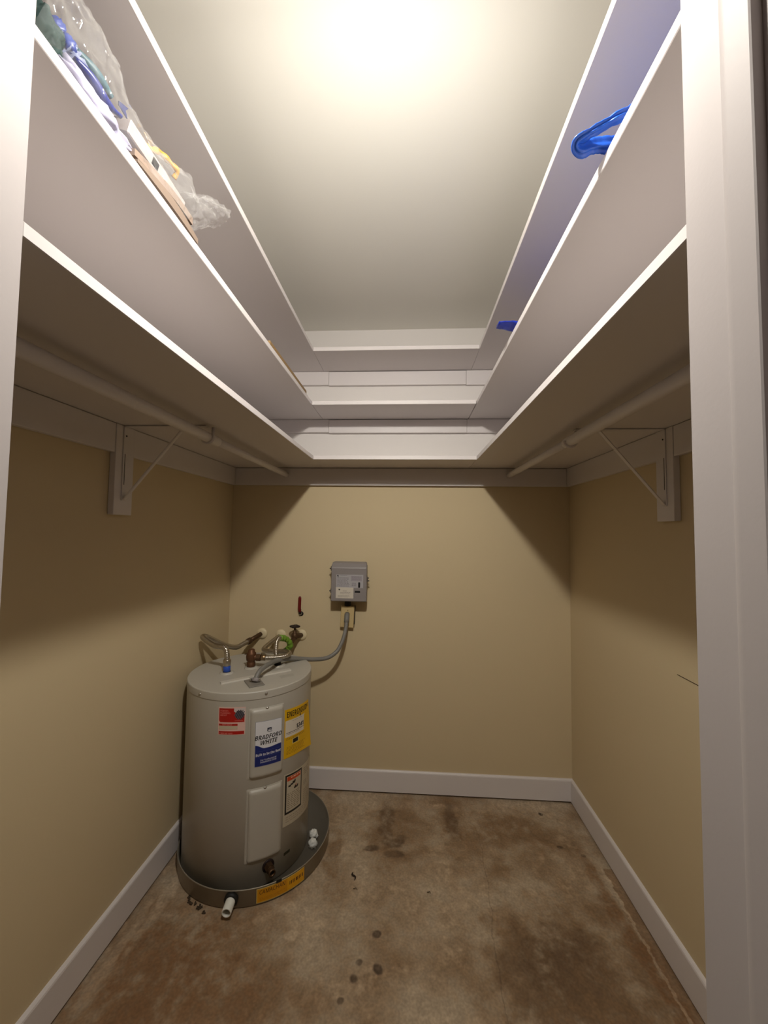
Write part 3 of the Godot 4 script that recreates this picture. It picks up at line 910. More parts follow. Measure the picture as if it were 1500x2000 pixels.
func drain_pan() -> void:
	var t := thing("drain_pan", "round galvanized drain pan under the water heater with a yellow label on its rim", "drain pan", PC)
	var st := mb(true)
	lathe(st, [Vector2(0, 0.001), Vector2(PR - 0.003, 0.001), Vector2(PR, 0.004), Vector2(PR, 0.058), Vector2(PR + 0.0015, 0.060), Vector2(PR + 0.001, 0.0625), Vector2(PR - 0.001, 0.0632), Vector2(PR - 0.003, 0.061), Vector2(PR - 0.003, 0.006), Vector2(0, 0.005)], Transform3D(), 96)
	obj("tray", st, M.galvanized, t)
	# label
	var im := Image.create(320, 100, false, Image.FORMAT_RGB8)
	im.fill(Color(0.80, 0.55, 0.03))
	fill(im, 0.0, 0.0, 1.0, 0.03, Color(0.85, 0.78, 0.5))
	fill(im, 0.0, 0.0, 0.015, 1.0, Color(0.86, 0.76, 0.42))
	fill(im, 0.0, 0.95, 1.0, 0.05, Color(0.78, 0.66, 0.35))
	fill(im, 0.60, 0.03, 0.385, 0.92, Color(0.86, 0.62, 0.04))
	var x := 0.65
	for k in 9:
		fill(im, x, 0.34, rng.randf_range(0.012, 0.026), 0.26, Color(0.20, 0.05, 0.02))
		x += 0.036
	small_print(im, 0.06, 0.66, 0.5, 0.24, 4, Color(0.66, 0.44, 0.03))
	st = mb(true)
	patch(st, 20.5, 55.0, 0.008, 0.056, flat_lift(0.0009), 20, 2, -0.0, Vector3(0, TC.y, 0), PR)
	var lab := obj("rim_label", st, picture(im, 0.4), t)
	st = mb()
	letters(st, "CAMACHAN", 0.0135, func(px: float, py: float, out: float) -> Vector3:
		return Vector3(0, TC.y, 0) + on_tank(31.0 + rad_to_deg(px / PR), 0.043 + py, PR + 0.0010 + out), plain, 0.1, 0.95)
	obj("lettering", st, mat(Color(0.30, 0.16, 0.03), 0.5), lab)
	st = mb(true)
	patch(st, 33.2, 37.0, 0.0565, 0.0665, flat_lift(0.0012), 6, 2, 0.0, Vector3(0, TC.y, 0), PR + 0.0015)
	obj("clip", st, M.dark, t)
	# outlet with its black washer and white stub
	var dir := Vector3(sin(deg_to_rad(4.5)), -0.10, cos(deg_to_rad(4.5))).normalized()
	var a := Vector3(0.346, 0.034, 0.0) - PC
	a = Vector3(PR * sin(deg_to_rad(4.5)), 0.036, PR * cos(deg_to_rad(4.5)))
	st = mb(true)
	lathe(st, [Vector2(0, -0.004), Vector2(0.024, -0.003), Vector2(0.024, 0.008), Vector2(0.0215, 0.011), Vector2(0, 0.011)], aim(a, dir))
	var w := obj("outlet_washer", st, M.rubber, t)
	st = mb(true)
	lathe(st, [Vector2(0.0165, 0.010), Vector2(0.0165, 0.049), Vector2(0.0155, 0.050), Vector2(0.0128, 0.050), Vector2(0.0125, 0.047), Vector2(0.0125, 0.02)], aim(a, dir))
	obj("outlet_stub", st, M.pvc, w)
	# lumps of white foam lying in the tray
	for k in 2:
		st = mb(true)
		var c: Vector3 = [Vector3(0.560, 0.024, 0.340), Vector3(0.567, 0.022, 0.388)][k]
		blob(st, c, Vector3(0.018, 0.018, 0.016), 0.5, 0.02, 5 + k, 0.0061, 20, 14)
		tag(obj("foam_lump", st, mat(Color(0.86, 0.86, 0.84), 0.8)), ["white lump of foam in the drain pan, the one nearer the back wall", "white lump of foam in the drain pan, the one nearer the door"][k], "foam", "foam lumps in the drain pan")

func plumbing() -> void:
	# escutcheons on the back wall
	for k in 3:
		var at: Vector3 = [Vector3(0.184, 0.789, 0), Vector3(0.287, 0.784, 0), Vector3(0.398, 0.787, 0)][k]
		var st := mb(true)
		lathe(st, [Vector2(0, 0.0005), Vector2(0.029, 0.0005), Vector2(0.028, 0.004), Vector2(0.018, 0.009), Vector2(0.012, 0.010), Vector2(0, 0.010)], aim(at, Vector3(0, 0, 1)))
		tag(obj("escutcheon", st, M.plate_cream), ["cream pipe collar on the back wall behind the looped steel hose", "cream pipe collar on the back wall above the green sleeve", "cream pipe collar on the back wall behind the stop valve"][k], "pipe collar", "pipe collars on the back wall")
	# cold water hose, looped towards the left wall
	var t := thing("steel_hose", "looped corrugated steel hose from the blue banded nipple to the back wall", "hose", Vector3(0.187, TY, 0.421))
	var st := mb(true)
	var path := [Vector3(0.187, 0.770, 0.421), Vector3(0.186, 0.800, 0.421), Vector3(0.180, 0.822, 0.418), Vector3(0.165, 0.831, 0.411), Vector3(0.147, 0.832, 0.405), Vector3(0.119, 0.832, 0.395), Vector3(0.081, 0.841, 0.375), Vector3(0.046, 0.853, 0.355), Vector3(0.034, 0.854, 0.335), Vector3(0.043, 0.844, 0.310), Vector3(0.070, 0.806, 0.255), Vector3(0.091, 0.777, 0.205), Vector3(0.113, 0.758, 0.155), Vector3(0.130, 0.763, 0.110), Vector3(0.142, 0.767, 0.082)]
	tube(st, curve(path.map(func(p): return p - t.position), 0.0016), corrugated(0.0112), 14)
	obj("hose", st, M.steel, t)
	st = mb(true)
	cyl(st, Vector3(0.187, TY + 0.030, 0.421) - t.position, Vector3(0.187, TY + 0.058, 0.421) - t.position, 0.0155, 0.002, 24)
	obj("end_nut", st, M.steel, t)
	st = mb(true)
	cyl(st, Vector3(0.140, 0.766, 0.088) - t.position, Vector3(0.147, 0.769, 0.064) - t.position, 0.0155, 0.002, 24)
	obj("end_nut", st, M.old_brass, t)
	st = mb(true)
	tube(st, [Vector3(0.146, 0.769, 0.066) - t.position, Vector3(0.160, 0.776, 0.040) - t.position, Vector3(0.180, 0.788, 0.006) - t.position], even(0.0115), 14)
	obj("wall_stub", st, M.old_brass, t)
	# relief valve and its discharge hose
	t = thing("relief_valve", "tarnished brass relief valve on the water heater with a steel hose bent to the wall", "valve", Vector3(0.264, TY, 0.348))
	var o := t.position
	st = mb(true)
	lathe(st, [Vector2(0, 0.005), Vector2(0.0185, 0.005), Vector2(0.0185, 0.022), Vector2(0.017, 0.024), Vector2(0.0165, 0.030), Vector2(0.021, 0.034), Vector2(0.0225, 0.048), Vector2(0.021, 0.062), Vector2(0.020, 0.066), Vector2(0.0155, 0.068), Vector2(0.015, 0.078), Vector2(0.011, 0.082), Vector2(0, 0.083)], Transform3D(), 20)
	obj("valve_body", st, M.brass, t)
	st = mb(true)
	cyl(st, Vector3(0.0, 0.046, 0), Vector3(0.026, 0.046, 0), 0.0135, 0.002)
	obj("side_outlet", st, M.brass, t)
	st = mb()
	box(st, Vector3(-0.018, 0.082, -0.006), Vector3(0.020, 0.086, 0.006), 0.001, Transform3D(Basis(Vector3(0, 0, 1), 0.45), Vector3(0.024, -0.010, 0)))
	obj("test_lever", st, M.old_brass, t)
	st = mb()
	lathe(st, [Vector2(0, 0), Vector2(0.0155, 0), Vector2(0.0155, 0.020), Vector2(0, 0.020)], aim(Vector3(0.024, 0.046, 0), Vector3(1, 0, 0)), 6)
	obj("hexagon_nut", st, M.old_brass, t)
	st = mb(true)
	cyl(st, Vector3(0.044, 0.046, 0), Vector3(0.064, 0.045, -0.002), 0.0128, 0.001)
	obj("hose_ferrule", st, mat(Color(0.55, 0.47, 0.36), 0.35, 0.9), t)
	st = mb(true)
	path = [Vector3(0.324, 0.772, 0.347), Vector3(0.345, 0.771, 0.342), Vector3(0.373, 0.770, 0.332), Vector3(0.405, 0.771, 0.315), Vector3(0.418, 0.773, 0.288), Vector3(0.405, 0.772, 0.258), Vector3(0.375, 0.770, 0.238), Vector3(0.330, 0.764, 0.224), Vector3(0.285, 0.760, 0.208), Vector3(0.258, 0.758, 0.175), Vector3(0.254, 0.759, 0.130), Vector3(0.262, 0.767, 0.075), Vector3(0.279, 0.779, 0.006)]
	tube(st, curve(path.map(func(p): return p - o), 0.0016), corrugated(0.0105), 14)
	obj("hose", st, M.steel, t)
	# hot water hose with its green sleeve
	t = thing("hot_water_hose", "steel hose rising from the water heater into a bright green sleeve", "hose", Vector3(0.368, TY, 0.305))
	o = t.position
	st = mb(true)
	path = [Vector3(0.368, 0.752, 0.305), Vector3(0.361, 0.772, 0.300), Vector3(0.356, 0.801, 0.290), Vector3(0.353, 0.823, 0.272), Vector3(0.358, 0.834, 0.252), Vector3(0.366, 0.830, 0.230)]
	tube(st, curve(path.map(func(p): return p - o), 0.0016), corrugated(0.0105), 14)
	obj("hose", st, M.steel, t)
	st = mb(true)
	path = [Vector3(0.360, 0.833, 0.246), Vector3(0.367, 0.829, 0.228), Vector3(0.380, 0.818, 0.209), Vector3(0.391, 0.800, 0.196), Vector3(0.392, 0.782, 0.188), Vector3(0.382, 0.768, 0.184)]
	var wob := func(k: int, f: float) -> float: return 0.0135 + 0.0012 * sin(k * 0.9) + 0.0012 * sin(f * 9.0)
	tube(st, curve(path.map(func(p): return p - o), 0.003), wob, 14)
	obj("green_sleeve", st, M.green, t)
	st = mb(true)
	tube(st, curve([Vector3(0.385, 0.772, 0.185) - o, Vector3(0.370, 0.760, 0.181) - o, Vector3(0.357, 0.751, 0.179) - o], 0.004), even(0.0118), 14)
	obj("sleeve_end", st, M.green_dark, t)
	st = mb(true)
	tube(st, curve([Vector3(0.362, 0.842, 0.240) - o, Vector3(0.384, 0.829, 0.207) - o, Vector3(0.399, 0.803, 0.190) - o, Vector3(0.399, 0.780, 0.181) - o], 0.004), even(0.0012), 6)
	obj("tie", st, M.dark, t)
	# stop valve on the third stub
	t = thing("stop_valve", "dark brass stop valve with a cross handle on the back wall", "valve", Vector3(0.398, 0.787, 0))
	o = t.position
	st = mb(true)
	cyl(st, Vector3(0.0, 0.0, 0.004), Vector3(-0.020, 0.006, 0.060), 0.0125, 0.001)
	obj("wall_stub", st, M.old_brass, t)
	st = mb(true)
	lathe(st, [Vector2(0, -0.016), Vector2(0.013, -0.015), Vector2(0.0165, -0.006), Vector2(0.017, 0.010), Vector2(0.013, 0.016), Vector2(0.0095, 0.018), Vector2(0.009, 0.026), Vector2(0.0045, 0.028), Vector2(0.0045, 0.046), Vector2(0, 0.046)], Transform3D(Basis(), Vector3(-0.020, 0.008, 0.062)), 20)
	obj("valve_body", st, M.old_brass, t)
	st = mb(true)
	cyl(st, Vector3(-0.020, 0.002, 0.066), Vector3(-0.026, -0.014, 0.112), 0.0118, 0.001)
	obj("outlet", st, M.old_brass, t)
	st = mb(true)
	var rim := func(s: float, f: float) -> Vector3:
		var a := TAU * s
		var b := TAU * f
		var rr := 0.019 * (1.0 + 0.16 * cos(a * 4))
		return Vector3(-0.020, 0.058, 0.062) + Vector3(sin(a) * (rr + 0.006 * cos(b)), 0.005 * sin(b), cos(a) * (rr + 0.006 * cos(b)))
	sheet(st, 40, 10, rim)
	for k in 2:
		var dd := Vector3(0.02 if k == 0 else 0.0, 0, 0.02 if k == 1 else 0.0)
		cyl(st, Vector3(-0.020, 0.058, 0.062) - dd, Vector3(-0.020, 0.058, 0.062) + dd, 0.005, 0.001, 10)
	obj("handle", st, M.iron, t)
	# red lever poking out of the wall
	t = thing("lever_handle", "dark red lever handle sticking out of the back wall above the stop valve", "lever", Vector3(0.390, 0.899, 0))
	o = t.position
	st = mb(true)
	path = [Vector3(0.389, 0.912, 0.014), Vector3(0.3885, 0.925, 0.020), Vector3(0.389, 0.950, 0.022), Vector3(0.3895, 0.975, 0.022), Vector3(0.390, 0.992, 0.022)]
	var lev := func(_k: int, f: float) -> float: return 0.0085 * (1.0 if f < 0.94 else 0.75)
	tube(st, curve(path.map(func(p): return p - o), 0.002), lev, 14, 0.7)
	obj("grip", st, M.red, t)
	st = mb(true)
	cyl(st, Vector3(0.0, 0, 0.0005), Vector3(0.0, 0, 0.012), 0.0085, 0.002, 6)
	obj("nut", st, M.screw, t)
	st = mb()
	box(st, Vector3(-0.006, 0.0, 0.010), Vector3(0.006, 0.026, 0.014), 0.001)
	obj("lever_root", st, M.iron, t)
	st = mb(true)
	lathe(st, [Vector2(0, 0.0003), Vector2(0.0125, 0.0003), Vector2(0.012, 0.0012), Vector2(0, 0.0012)], aim(Vector3(0.003, -0.001, 0), Vector3(0, 0, 1)))
	obj("wall_hole", st, M.dark, t)
	# grey cable from the heater to the outlet plate
	t = thing("power_cable", "grey flexible power cable from the water heater to the ivory wall plate", "cable", Vector3(0.351, TY + 0.004, 0.520))
	o = t.position
	st = mb(true)
	path = [Vector3(0.351, 0.734, 0.520), Vector3(0.353, 0.751, 0.510), Vector3(0.358, 0.765, 0.490), Vector3(0.365, 0.769, 0.440), Vector3(0.378, 0.763, 0.360), Vector3(0.404, 0.752, 0.290), Vector3(0.448, 0.735, 0.230), Vector3(0.513, 0.720, 0.184), Vector3(0.569, 0.719, 0.150), Vector3(0.609, 0.742, 0.120), Vector3(0.631, 0.783, 0.100), Vector3(0.642, 0.826, 0.080), Vector3(0.646, 0.862, 0.068), Vector3(0.646, 0.888, 0.060)]
	tube(st, curve(path.map(func(p): return p - o), 0.005), even(0.0098), 14)
	obj("sheath", st, M.conduit, t)
	st = mb(true)
	cyl(st, Vector3(0, 0.0005, 0), Vector3(0.001, 0.014, -0.006), 0.0165, 0.002, 8)
	obj("cable_clamp", st, M.box_grey, t)
	for s in [-1, 1]:
		st = mb(true)
		cyl(st, Vector3(0.018 * s, 0.004, 0.004), Vector3(0.018 * s, 0.018, 0.002), 0.004, 0.001, 8)
		obj("clamp_screw", st, M.screw, t)
	st = mb(true)
	tube(st, [Vector3(0.646, 0.872, 0.062) - o, Vector3(0.646, 0.890, 0.056) - o, Vector3(0.6455, 0.905, 0.046) - o, Vector3(0.645, 0.908, 0.034) - o], even(0.0135), 14)
	obj("plate_connector", st, M.conduit, t)

func timer_box() -> void:
	# ivory plate standing off the wall on its box
	var t := thing("outlet_plate", "ivory cable outlet plate on the back wall under the grey timer box", "outlet plate", Vector3(0.646, 0.897, 0))
	var xf := Transform3D(Basis(Vector3(0, 0, 1), -0.045) * Basis(Vector3(1, 0, 0), 0.03), Vector3(0, 0, 0))
	var st := mb()
	box(st, Vector3(-0.026, -0.048, 0.0005), Vector3(0.030, 0.050, 0.026), 0.002, xf)
	obj("back_box", st, M.box_dark, t)
	st = mb()
	box(st, Vector3(-0.036, -0.058, 0.026), Vector3(0.034, 0.056, 0.033), 0.003, xf)
	obj("cover_plate", st, M.ivory, t)
	st = mb()
	box(st, Vector3(0.0345, -0.040, 0.012), Vector3(0.0375, 0.056, 0.030), 0.0008, xf)
	obj("gasket", st, M.dark, t)
	for y in [0.032]:
		st = mb(true)
		cyl(st, xf * Vector3(0, y, 0.032), xf * Vector3(0, y, 0.0345), 0.003, 0.0008, 10)
		obj("plate_screw", st, mat(Color(0.55, 0.45, 0.28), 0.5), t)
	# timer box
	t = thing("timer_box", "grey metal timer box with two printed labels on the back wall", "timer box", Vector3(0.658, 0.985, 0))
	var o := t.position
	st = mb()
	box(st, Vector3(0.566, 0.985, 0.0005) - o, Vector3(0.742, 1.180, 0.052) - o, 0.006)
	obj("case", st, M.box_grey, t)
	st = mb()
	# lid: deeper than it is flat, its upper edge sloped back
	var prof := PackedVector2Array([Vector2(0.052, 0.983), Vector2(0.086, 0.983), Vector2(0.0895, 0.9865), Vector2(0.0895, 1.150), Vector2(0.087, 1.157), Vector2(0.070, 1.174), Vector2(0.064, 1.177), Vector2(0.052, 1.179)])
	prism(st, prof, Vector3(0.5695, 0, 0) - o, Vector3(0, 0, 1), Vector3.UP, Vector3(0.1775, 0, 0))
	var lid := obj("lid", st, M.box_grey, t)
	for q in [Vector2(0.5675, 0.5705), Vector2(0.7462, 0.7492)]:
		st = mb()
		box(st, Vector3(q.x, 0.984, 0.050) - o, Vector3(q.y, 1.168, 0.0850) - o, 0.0014)
		obj("lid_flange", st, M.box_grey, lid)
	# hinges on the left, latch on the right
	for y in [1.146, 1.031]:
		st = mb(true)
		cyl(st, Vector3(0.5635, y - 0.011, 0.060) - o, Vector3(0.5635, y + 0.011, 0.060) - o, 0.0042, 0.001, 12)
		box(st, Vector3(0.5635, y - 0.008, 0.050) - o, Vector3(0.570, y + 0.008, 0.066) - o, 0.001)
		cyl(st, Vector3(0.5535, y, 0.060) - o, Vector3(0.562, y, 0.060) - o, 0.0030, 0.0008, 10)
		obj("hinge", st, M.box_dark, t)
	st = mb(true)
	box(st, Vector3(0.747, 1.080, 0.046) - o, Vector3(0.752, 1.106, 0.070) - o, 0.001)
	cyl(st, Vector3(0.752, 1.086, 0.058) - o, Vector3(0.760, 1.086, 0.058) - o, 0.0035, 0.0008, 10)
	cyl(st, Vector3(0.752, 1.100, 0.058) - o, Vector3(0.758, 1.100, 0.058) - o, 0.0030, 0.0008, 10)
	obj("latch", st, M.box_dark, t)
	st = mb(true)
	cyl(st, Vector3(0.646, 0.950, 0.030) - o, Vector3(0.646, 0.986, 0.030) - o, 0.0165, 0.002, 20)
	obj("conduit_nipple", st, M.dark, t)
	# printed labels on the lid
	var im := Image.create(276, 134, false, Image.FORMAT_RGB8)
	im.fill(Color(0.66, 0.65, 0.665))
	fill(im, 0.54, 0.10, 0.42, 0.40, Color(0.60, 0.58, 0.60))
	small_print(im, 0.14, 0.05, 0.30, 0.08, 1, Color(0.40, 0.38, 0.40))
	small_print(im, 0.04, 0.24, 0.46, 0.70, 7, Color(0.46, 0.44, 0.46))
	small_print(im, 0.58, 0.14, 0.34, 0.30, 4, Color(0.50, 0.48, 0.50))
	small_print(im, 0.58, 0.62, 0.16, 0.28, 3, Color(0.42, 0.40, 0.42))
	for k in 20:
		for j in 20:
			if Vector2(k - 9.5, j - 9.5).length() < 7.5 or (k > 9 and absf(k - j) < 3): im.set_pixel(6 + k, 3 + j, Color(0.10, 0.10, 0.12))
	st = mb()
	sheet(st, 1, 1, func(s: float, f: float) -> Vector3: return Vector3(lerpf(0.594, 0.732, s), lerpf(1.052, 1.119, f), 0.0901) - o)
	var l1 := obj("instruction_label", st, picture(im, 0.5), lid)
	l1.set_meta("label", "pale grey printed label")
	st = mb()
	box(st, Vector3(0.707, 1.0545, 0.0895) - o, Vector3(0.717, 1.0815, 0.0935) - o, 0.003)
	obj("override_switch", st, M.ink, lid)
	im = Image.create(180, 110, false, Image.FORMAT_RGB8)
	im.fill(Color(0.80, 0.77, 0.72))
	small_print(im, 0.40, 0.30, 0.25, 0.10, 1, Color(0.40, 0.38, 0.36))
	small_print(im, 0.25, 0.46, 0.65, 0.20, 2, Color(0.50, 0.47, 0.44))
	small_print(im, 0.12, 0.72, 0.70, 0.22, 3, Color(0.55, 0.52, 0.48))
	for k in 22:
		for j in 22:
			if Vector2(k - 10.5, j - 10.5).length() < 8.5 and not (absf(k - 10.5) < 2 and j < 9): im.set_pixel(24 + k, 10 + j, Color(0.10, 0.10, 0.10))
	st = mb()
	box(st, Vector3(0.593, 0.999, 0.0896) - o, Vector3(0.683, 1.054, 0.0903) - o, 0.0001)
	obj("notice_label", st, mat(Color(0.80, 0.77, 0.72), 0.5), lid)
	st = mb()
	sheet(st, 1, 1, func(s: float, f: float) -> Vector3: return Vector3(lerpf(0.5935, 0.6825, s), lerpf(0.9995, 1.0535, f), 0.0905) - o)
	obj("notice_print", st, picture(im, 0.5), lid)
	st = mb()
	box(st, Vector3(0.690, 1.028, 0.0893) - o, Vector3(0.717, 1.038, 0.0900) - o, 0.0002)
	var np := obj("name_strip", st, M.ink, lid)
	np.set_meta("label", "small black name strip")

func shelf_contents_left() -> void:
	var ys := 1.9597     # top of the middle shelf
	# clear bag: a crumpled, gathered tube of film lying along the shelf edge
	var no := FastNoiseLite.new()
	no.seed = 12
	no.frequency = 9.0
	no.fractal_octaves = 4
	no.noise_type = FastNoiseLite.TYPE_SIMPLEX
	var ridge := FastNoiseLite.new()
	ridge.seed = 77
	ridge.noise_type = FastNoiseLite.TYPE_SIMPLEX
	ridge.fractal_type = FastNoiseLite.FRACTAL_RIDGED
	ridge.fractal_octaves = 3
	ridge.frequency = 14.0
	var tops := [[1.680, 2.118], [1.608, 2.112], [1.582, 2.108], [1.513, 2.080], [1.416, 2.070], [1.360, 2.098], [1.326, 2.112], [1.300, 2.086], [1.260, 2.105], [1.220, 2.135], [1.180, 2.150]]
	var top_at := func(z: float) -> float:
		for k in tops.size() - 1:
			if z <= tops[k][0] and z >= tops[k + 1][0]:
				return lerpf(tops[k + 1][1], tops[k][1], (z - tops[k + 1][0]) / (tops[k][0] - tops[k + 1][0]))
		return tops[tops.size() - 1][1] if z < 1.3 else tops[0][1]
	var bag := func(s: float, f: float) -> Vector3:
		var z := lerpf(1.180, 1.678, f)
		var tail := clampf((1.35 - z) / 0.17, 0.0, 1.0)
		var yt: float = top_at.call(z)
		var cx := lerpf(0.405, 0.455, tail)
		var hw := lerpf(0.085, 0.042, tail)
		var lo := lerpf(ys + 0.004, 2.110, pow(tail, 1.2))
		var a := TAU * s
		var cs := cos(a)
		var sn := sin(a)
		var p := Vector3(cx + hw * signf(cs) * pow(absf(cs), 0.75), (yt + lo) / 2 + (yt - lo) / 2 * signf(sn) * pow(absf(sn), 0.8), z)
		var q := Vector3(p.x, p.y, z * 0.55)
		var amp := lerpf(0.012, 0.016, tail)
		p += Vector3(no.get_noise_3dv(q), no.get_noise_3dv(q + Vector3(9, 0, 0)), no.get_noise_3dv(q + Vector3(0, 9, 0))) * amp
		# sharp creases, denser towards the gathered end
		var cr := ridge.get_noise_3dv(Vector3(p.x * 1.4, p.y * 1.4, z))
		var cr2 := ridge.get_noise_3dv(Vector3(p.x, p.y, z * 0.6) + Vector3(4, 4, 4))
		p += Vector3(sn * 0.3 + cs, sn, 0.3 * cs) * (cr * lerpf(0.006, 0.012, tail) + cr2 * 0.005)
		p.y = clampf(p.y, ys + 0.003, 2.195)
		return p
	var st := mb(true)
	sheet(st, 110, 200, bag, true)
	tag(obj("plastic_bag", st, M.clear), "crumpled clear plastic bag of odds and ends along the left middle shelf", "bag")
	# what lies in and under it
	st = mb(true)
	blob(st, Vector3(0.440, ys + 0.046, 1.640), Vector3(0.035, 0.043, 0.030), 0.35, 0.02, 3, ys + 0.002)
	tag(obj("green_cloth", st, mat(Color(0.12, 0.22, 0.21), 0.8)), "dark green cloth bundle inside the clear bag beside the left jamb", "cloth")
	st = mb(true)
	blob(st, Vector3(0.452, ys + 0.026, 1.560), Vector3(0.030, 0.024, 0.085), 0.45, 0.022, 9, ys + 0.002, 48, 28)
	tag(obj("white_tissue", st, mat(Color(0.62, 0.61, 0.70), 0.7)), "crumpled white tissue along the shelf edge inside the clear bag", "tissue")
	st = mb(true)
	blob(st, Vector3(0.432, ys + 0.085, 1.585), Vector3(0.026, 0.024, 0.032), 0.5, 0.03, 21, ys + 0.002)
	tag(obj("white_packet", st, mat(Color(0.52, 0.55, 0.66), 0.4)), "small crumpled white packet on top of the tissue inside the clear bag", "packet")
	for k in 2:
		st = mb(true)
		blob(st, [Vector3(0.436, ys + 0.112, 1.602), Vector3(0.452, ys + 0.088, 1.600)][k], Vector3(0.010, 0.012, 0.010), 0.4, 0.02, 30 + k, -9, 16, 10)
		tag(obj("blue_wrapper", st, mat(Color(0.14, 0.24, 0.56), 0.4)), ["small blue wrapper inside the clear bag, the higher of two", "small blue wrapper inside the clear bag, the lower of two"][k], "wrapper", "blue wrappers in the clear bag")
	# blue brush with a flared end
	var t := thing("blue_brush", "bright blue plastic brush with a teal grip inside the clear bag", "brush", Vector3(0.458, ys + 0.062, 1.565))
	var o := t.position
	st = mb(true)
	tube(st, curve([Vector3(0.455, 2.035, 1.592) - o, Vector3(0.458, 2.034, 1.570) - o, Vector3(0.462, 2.026, 1.540) - o, Vector3(0.468, 2.030, 1.512) - o], 0.004), func(_k: int, f: float) -> float: return lerpf(0.004, 0.0105, sin(PI * clampf(f * 1.15, 0, 1))), 12, 0.8)
	obj("handle", st, mat(Color(0.01, 0.11, 0.46), 0.35), t)
	st = mb(true)
	tube(st, curve([Vector3(0.452, 2.055, 1.588) - o, Vector3(0.458, 2.053, 1.555) - o, Vector3(0.463, 2.046, 1.528) - o], 0.004), func(_k: int, f: float) -> float: return lerpf(0.004, 0.009, sin(PI * clampf(f, 0.05, 0.95))), 12)
	obj("grip", st, mat(Color(0.20, 0.34, 0.38), 0.5), t)
	st = mb()
	prism(st, PackedVector2Array([Vector2(-0.003, 0.01), Vector2(0.003, 0.01), Vector2(0.010, -0.018), Vector2(0.002, -0.010), Vector2(-0.006, -0.016)]), Vector3(0.468, 2.046, 1.512) - o, Vector3(0.2, 0.9, 0.3), Vector3(0.1, -0.2, 0.9), Vector3(0.002, 0, 0))
	obj("flared_end", st, mat(Color(0.01, 0.09, 0.36), 0.4), t)
	# white box with a black square on it, yellow cord over it, beige folder under it
	st = mb()
	var xf := Transform3D(Basis(Vector3(0, 0, 1), -0.28) * Basis(Vector3(0, 1, 0), 0.03), Vector3(0.4740, 2.0250, 1.412))
	box(st, Vector3(-0.060, -0.012, -0.085), Vector3(0.0, 0.012, 0.090), 0.002, xf)
	var pk := obj("paper_packet", st, mat(Color(0.66, 0.62, 0.61), 0.5))
	tag(pk, "flat white paper packet with a black square print under the yellow cord", "packet")
	st = mb()
	box(st, Vector3(-0.0008, -0.006, 0.009), Vector3(0.0006, 0.007, 0.027), 0.0002, xf)
	obj("printed_square", st, M.ink, pk)
	st = mb(true)
	tube(st, curve([Vector3(0.435, 2.062, 1.445), Vector3(0.452, 2.068, 1.420), Vector3(0.458, 2.084, 1.395), Vector3(0.466, 2.084, 1.372), Vector3(0.470, 2.082, 1.356), Vector3(0.462, 2.070, 1.352)], 0.004), func(k: int, _f: float) -> float: return 0.0055 + 0.001 * sin(k * 1.1), 10)
	tag(obj("yellow_cord", st, mat(Color(0.70, 0.52, 0.20), 0.5)), "short yellow cord on the white packet inside the clear bag", "cord")
	t = thing("beige_folder", "beige paper folder with an open flap lying along the edge of the left middle shelf", "folder", Vector3(0.45, ys, 1.40))
	o = t.position
	st = mb()
	var pr := PackedVector2Array()
	for k in 9:      # the lower leaf sags and curves up towards the front
		var f := k / 8.0
		pr.append(Vector2(lerpf(1.500, 1.305, f), ys + 0.002 + 0.004 * sin(PI * f)))
	for k in 9:
		var f := 1.0 - k / 8.0
		pr.append(Vector2(lerpf(1.500, 1.305, f), ys + 0.007 + 0.018 * sin(PI * clampf(f * 0.9, 0.0, 1.0))))
	prism(st, pr, Vector3(0.36, 0, 0) - o, Vector3(0, 0, 1), Vector3.UP, Vector3(0.132, 0, 0))
	obj("lower_leaf", st, mat(Color(0.46, 0.395, 0.345), 0.75), t)
	st = mb()
	pr = PackedVector2Array()
	for k in 9:
		var f := k / 8.0
		pr.append(Vector2(lerpf(1.500, 1.318, f), ys + 0.014 + 0.022 * sin(PI * 0.6 * f)))
	for k in 9:
		var f := 1.0 - k / 8.0
		pr.append(Vector2(lerpf(1.500, 1.318, f), ys + 0.026 + 0.026 * sin(PI * 0.6 * f)))
	prism(st, pr, Vector3(0.36, 0, 0) - o, Vector3(0, 0, 1), Vector3.UP, Vector3(0.126, 0, 0))
	obj("upper_leaf", st, mat(Color(0.50, 0.43, 0.38), 0.75), t)
	# scraps of film further along the shelf, the tan strip, a stray thread
	for k in 2:
		var c: Vector3 = [Vector3(0.476, ys, 1.235), Vector3(0.476, ys, 1.145)][k]
		st = mb(true)
		var f2 := func(s: float, f: float) -> Vector3:
			return c + Vector3(-0.012 * f + 0.004 * sin(s * 7.0), 0.001 + (0.020 + 0.012 * sin(s * 5.0 + k)) * f, (s - 0.5) * 0.045 * (1.0 - 0.5 * f))
		sheet(st, 10, 6, f2)
		tag(obj("film_scrap", st, M.clear), ["scrap of clear film on the left middle shelf, nearer the plastic bag", "scrap of clear film on the left middle shelf, nearer the tan strip"][k], "film scrap", "film scraps on the left shelf")
	st = mb()
	box(st, Vector3(0.4780, ys + 0.0002, 0.36), Vector3(0.4900, ys + 0.015, 0.84), 0.001)
	tag(obj("wood_strip", st, mat(Color(0.55, 0.44, 0.28), 0.7)), "thin tan wooden strip lying along the edge of the left middle shelf", "strip")

func handle_loop(st: SurfaceTool, pts: Array, r: float, sd: int) -> void:
	var no := FastNoiseLite.new()
	no.seed = sd
	no.frequency = 0.11
	tube(st, curve(pts, 0.0022), func(k: int, _f: float) -> float: return r * (1.0 + 0.30 * no.get_noise_1d(k * 0.9)), 30, 0.42, 0.24)

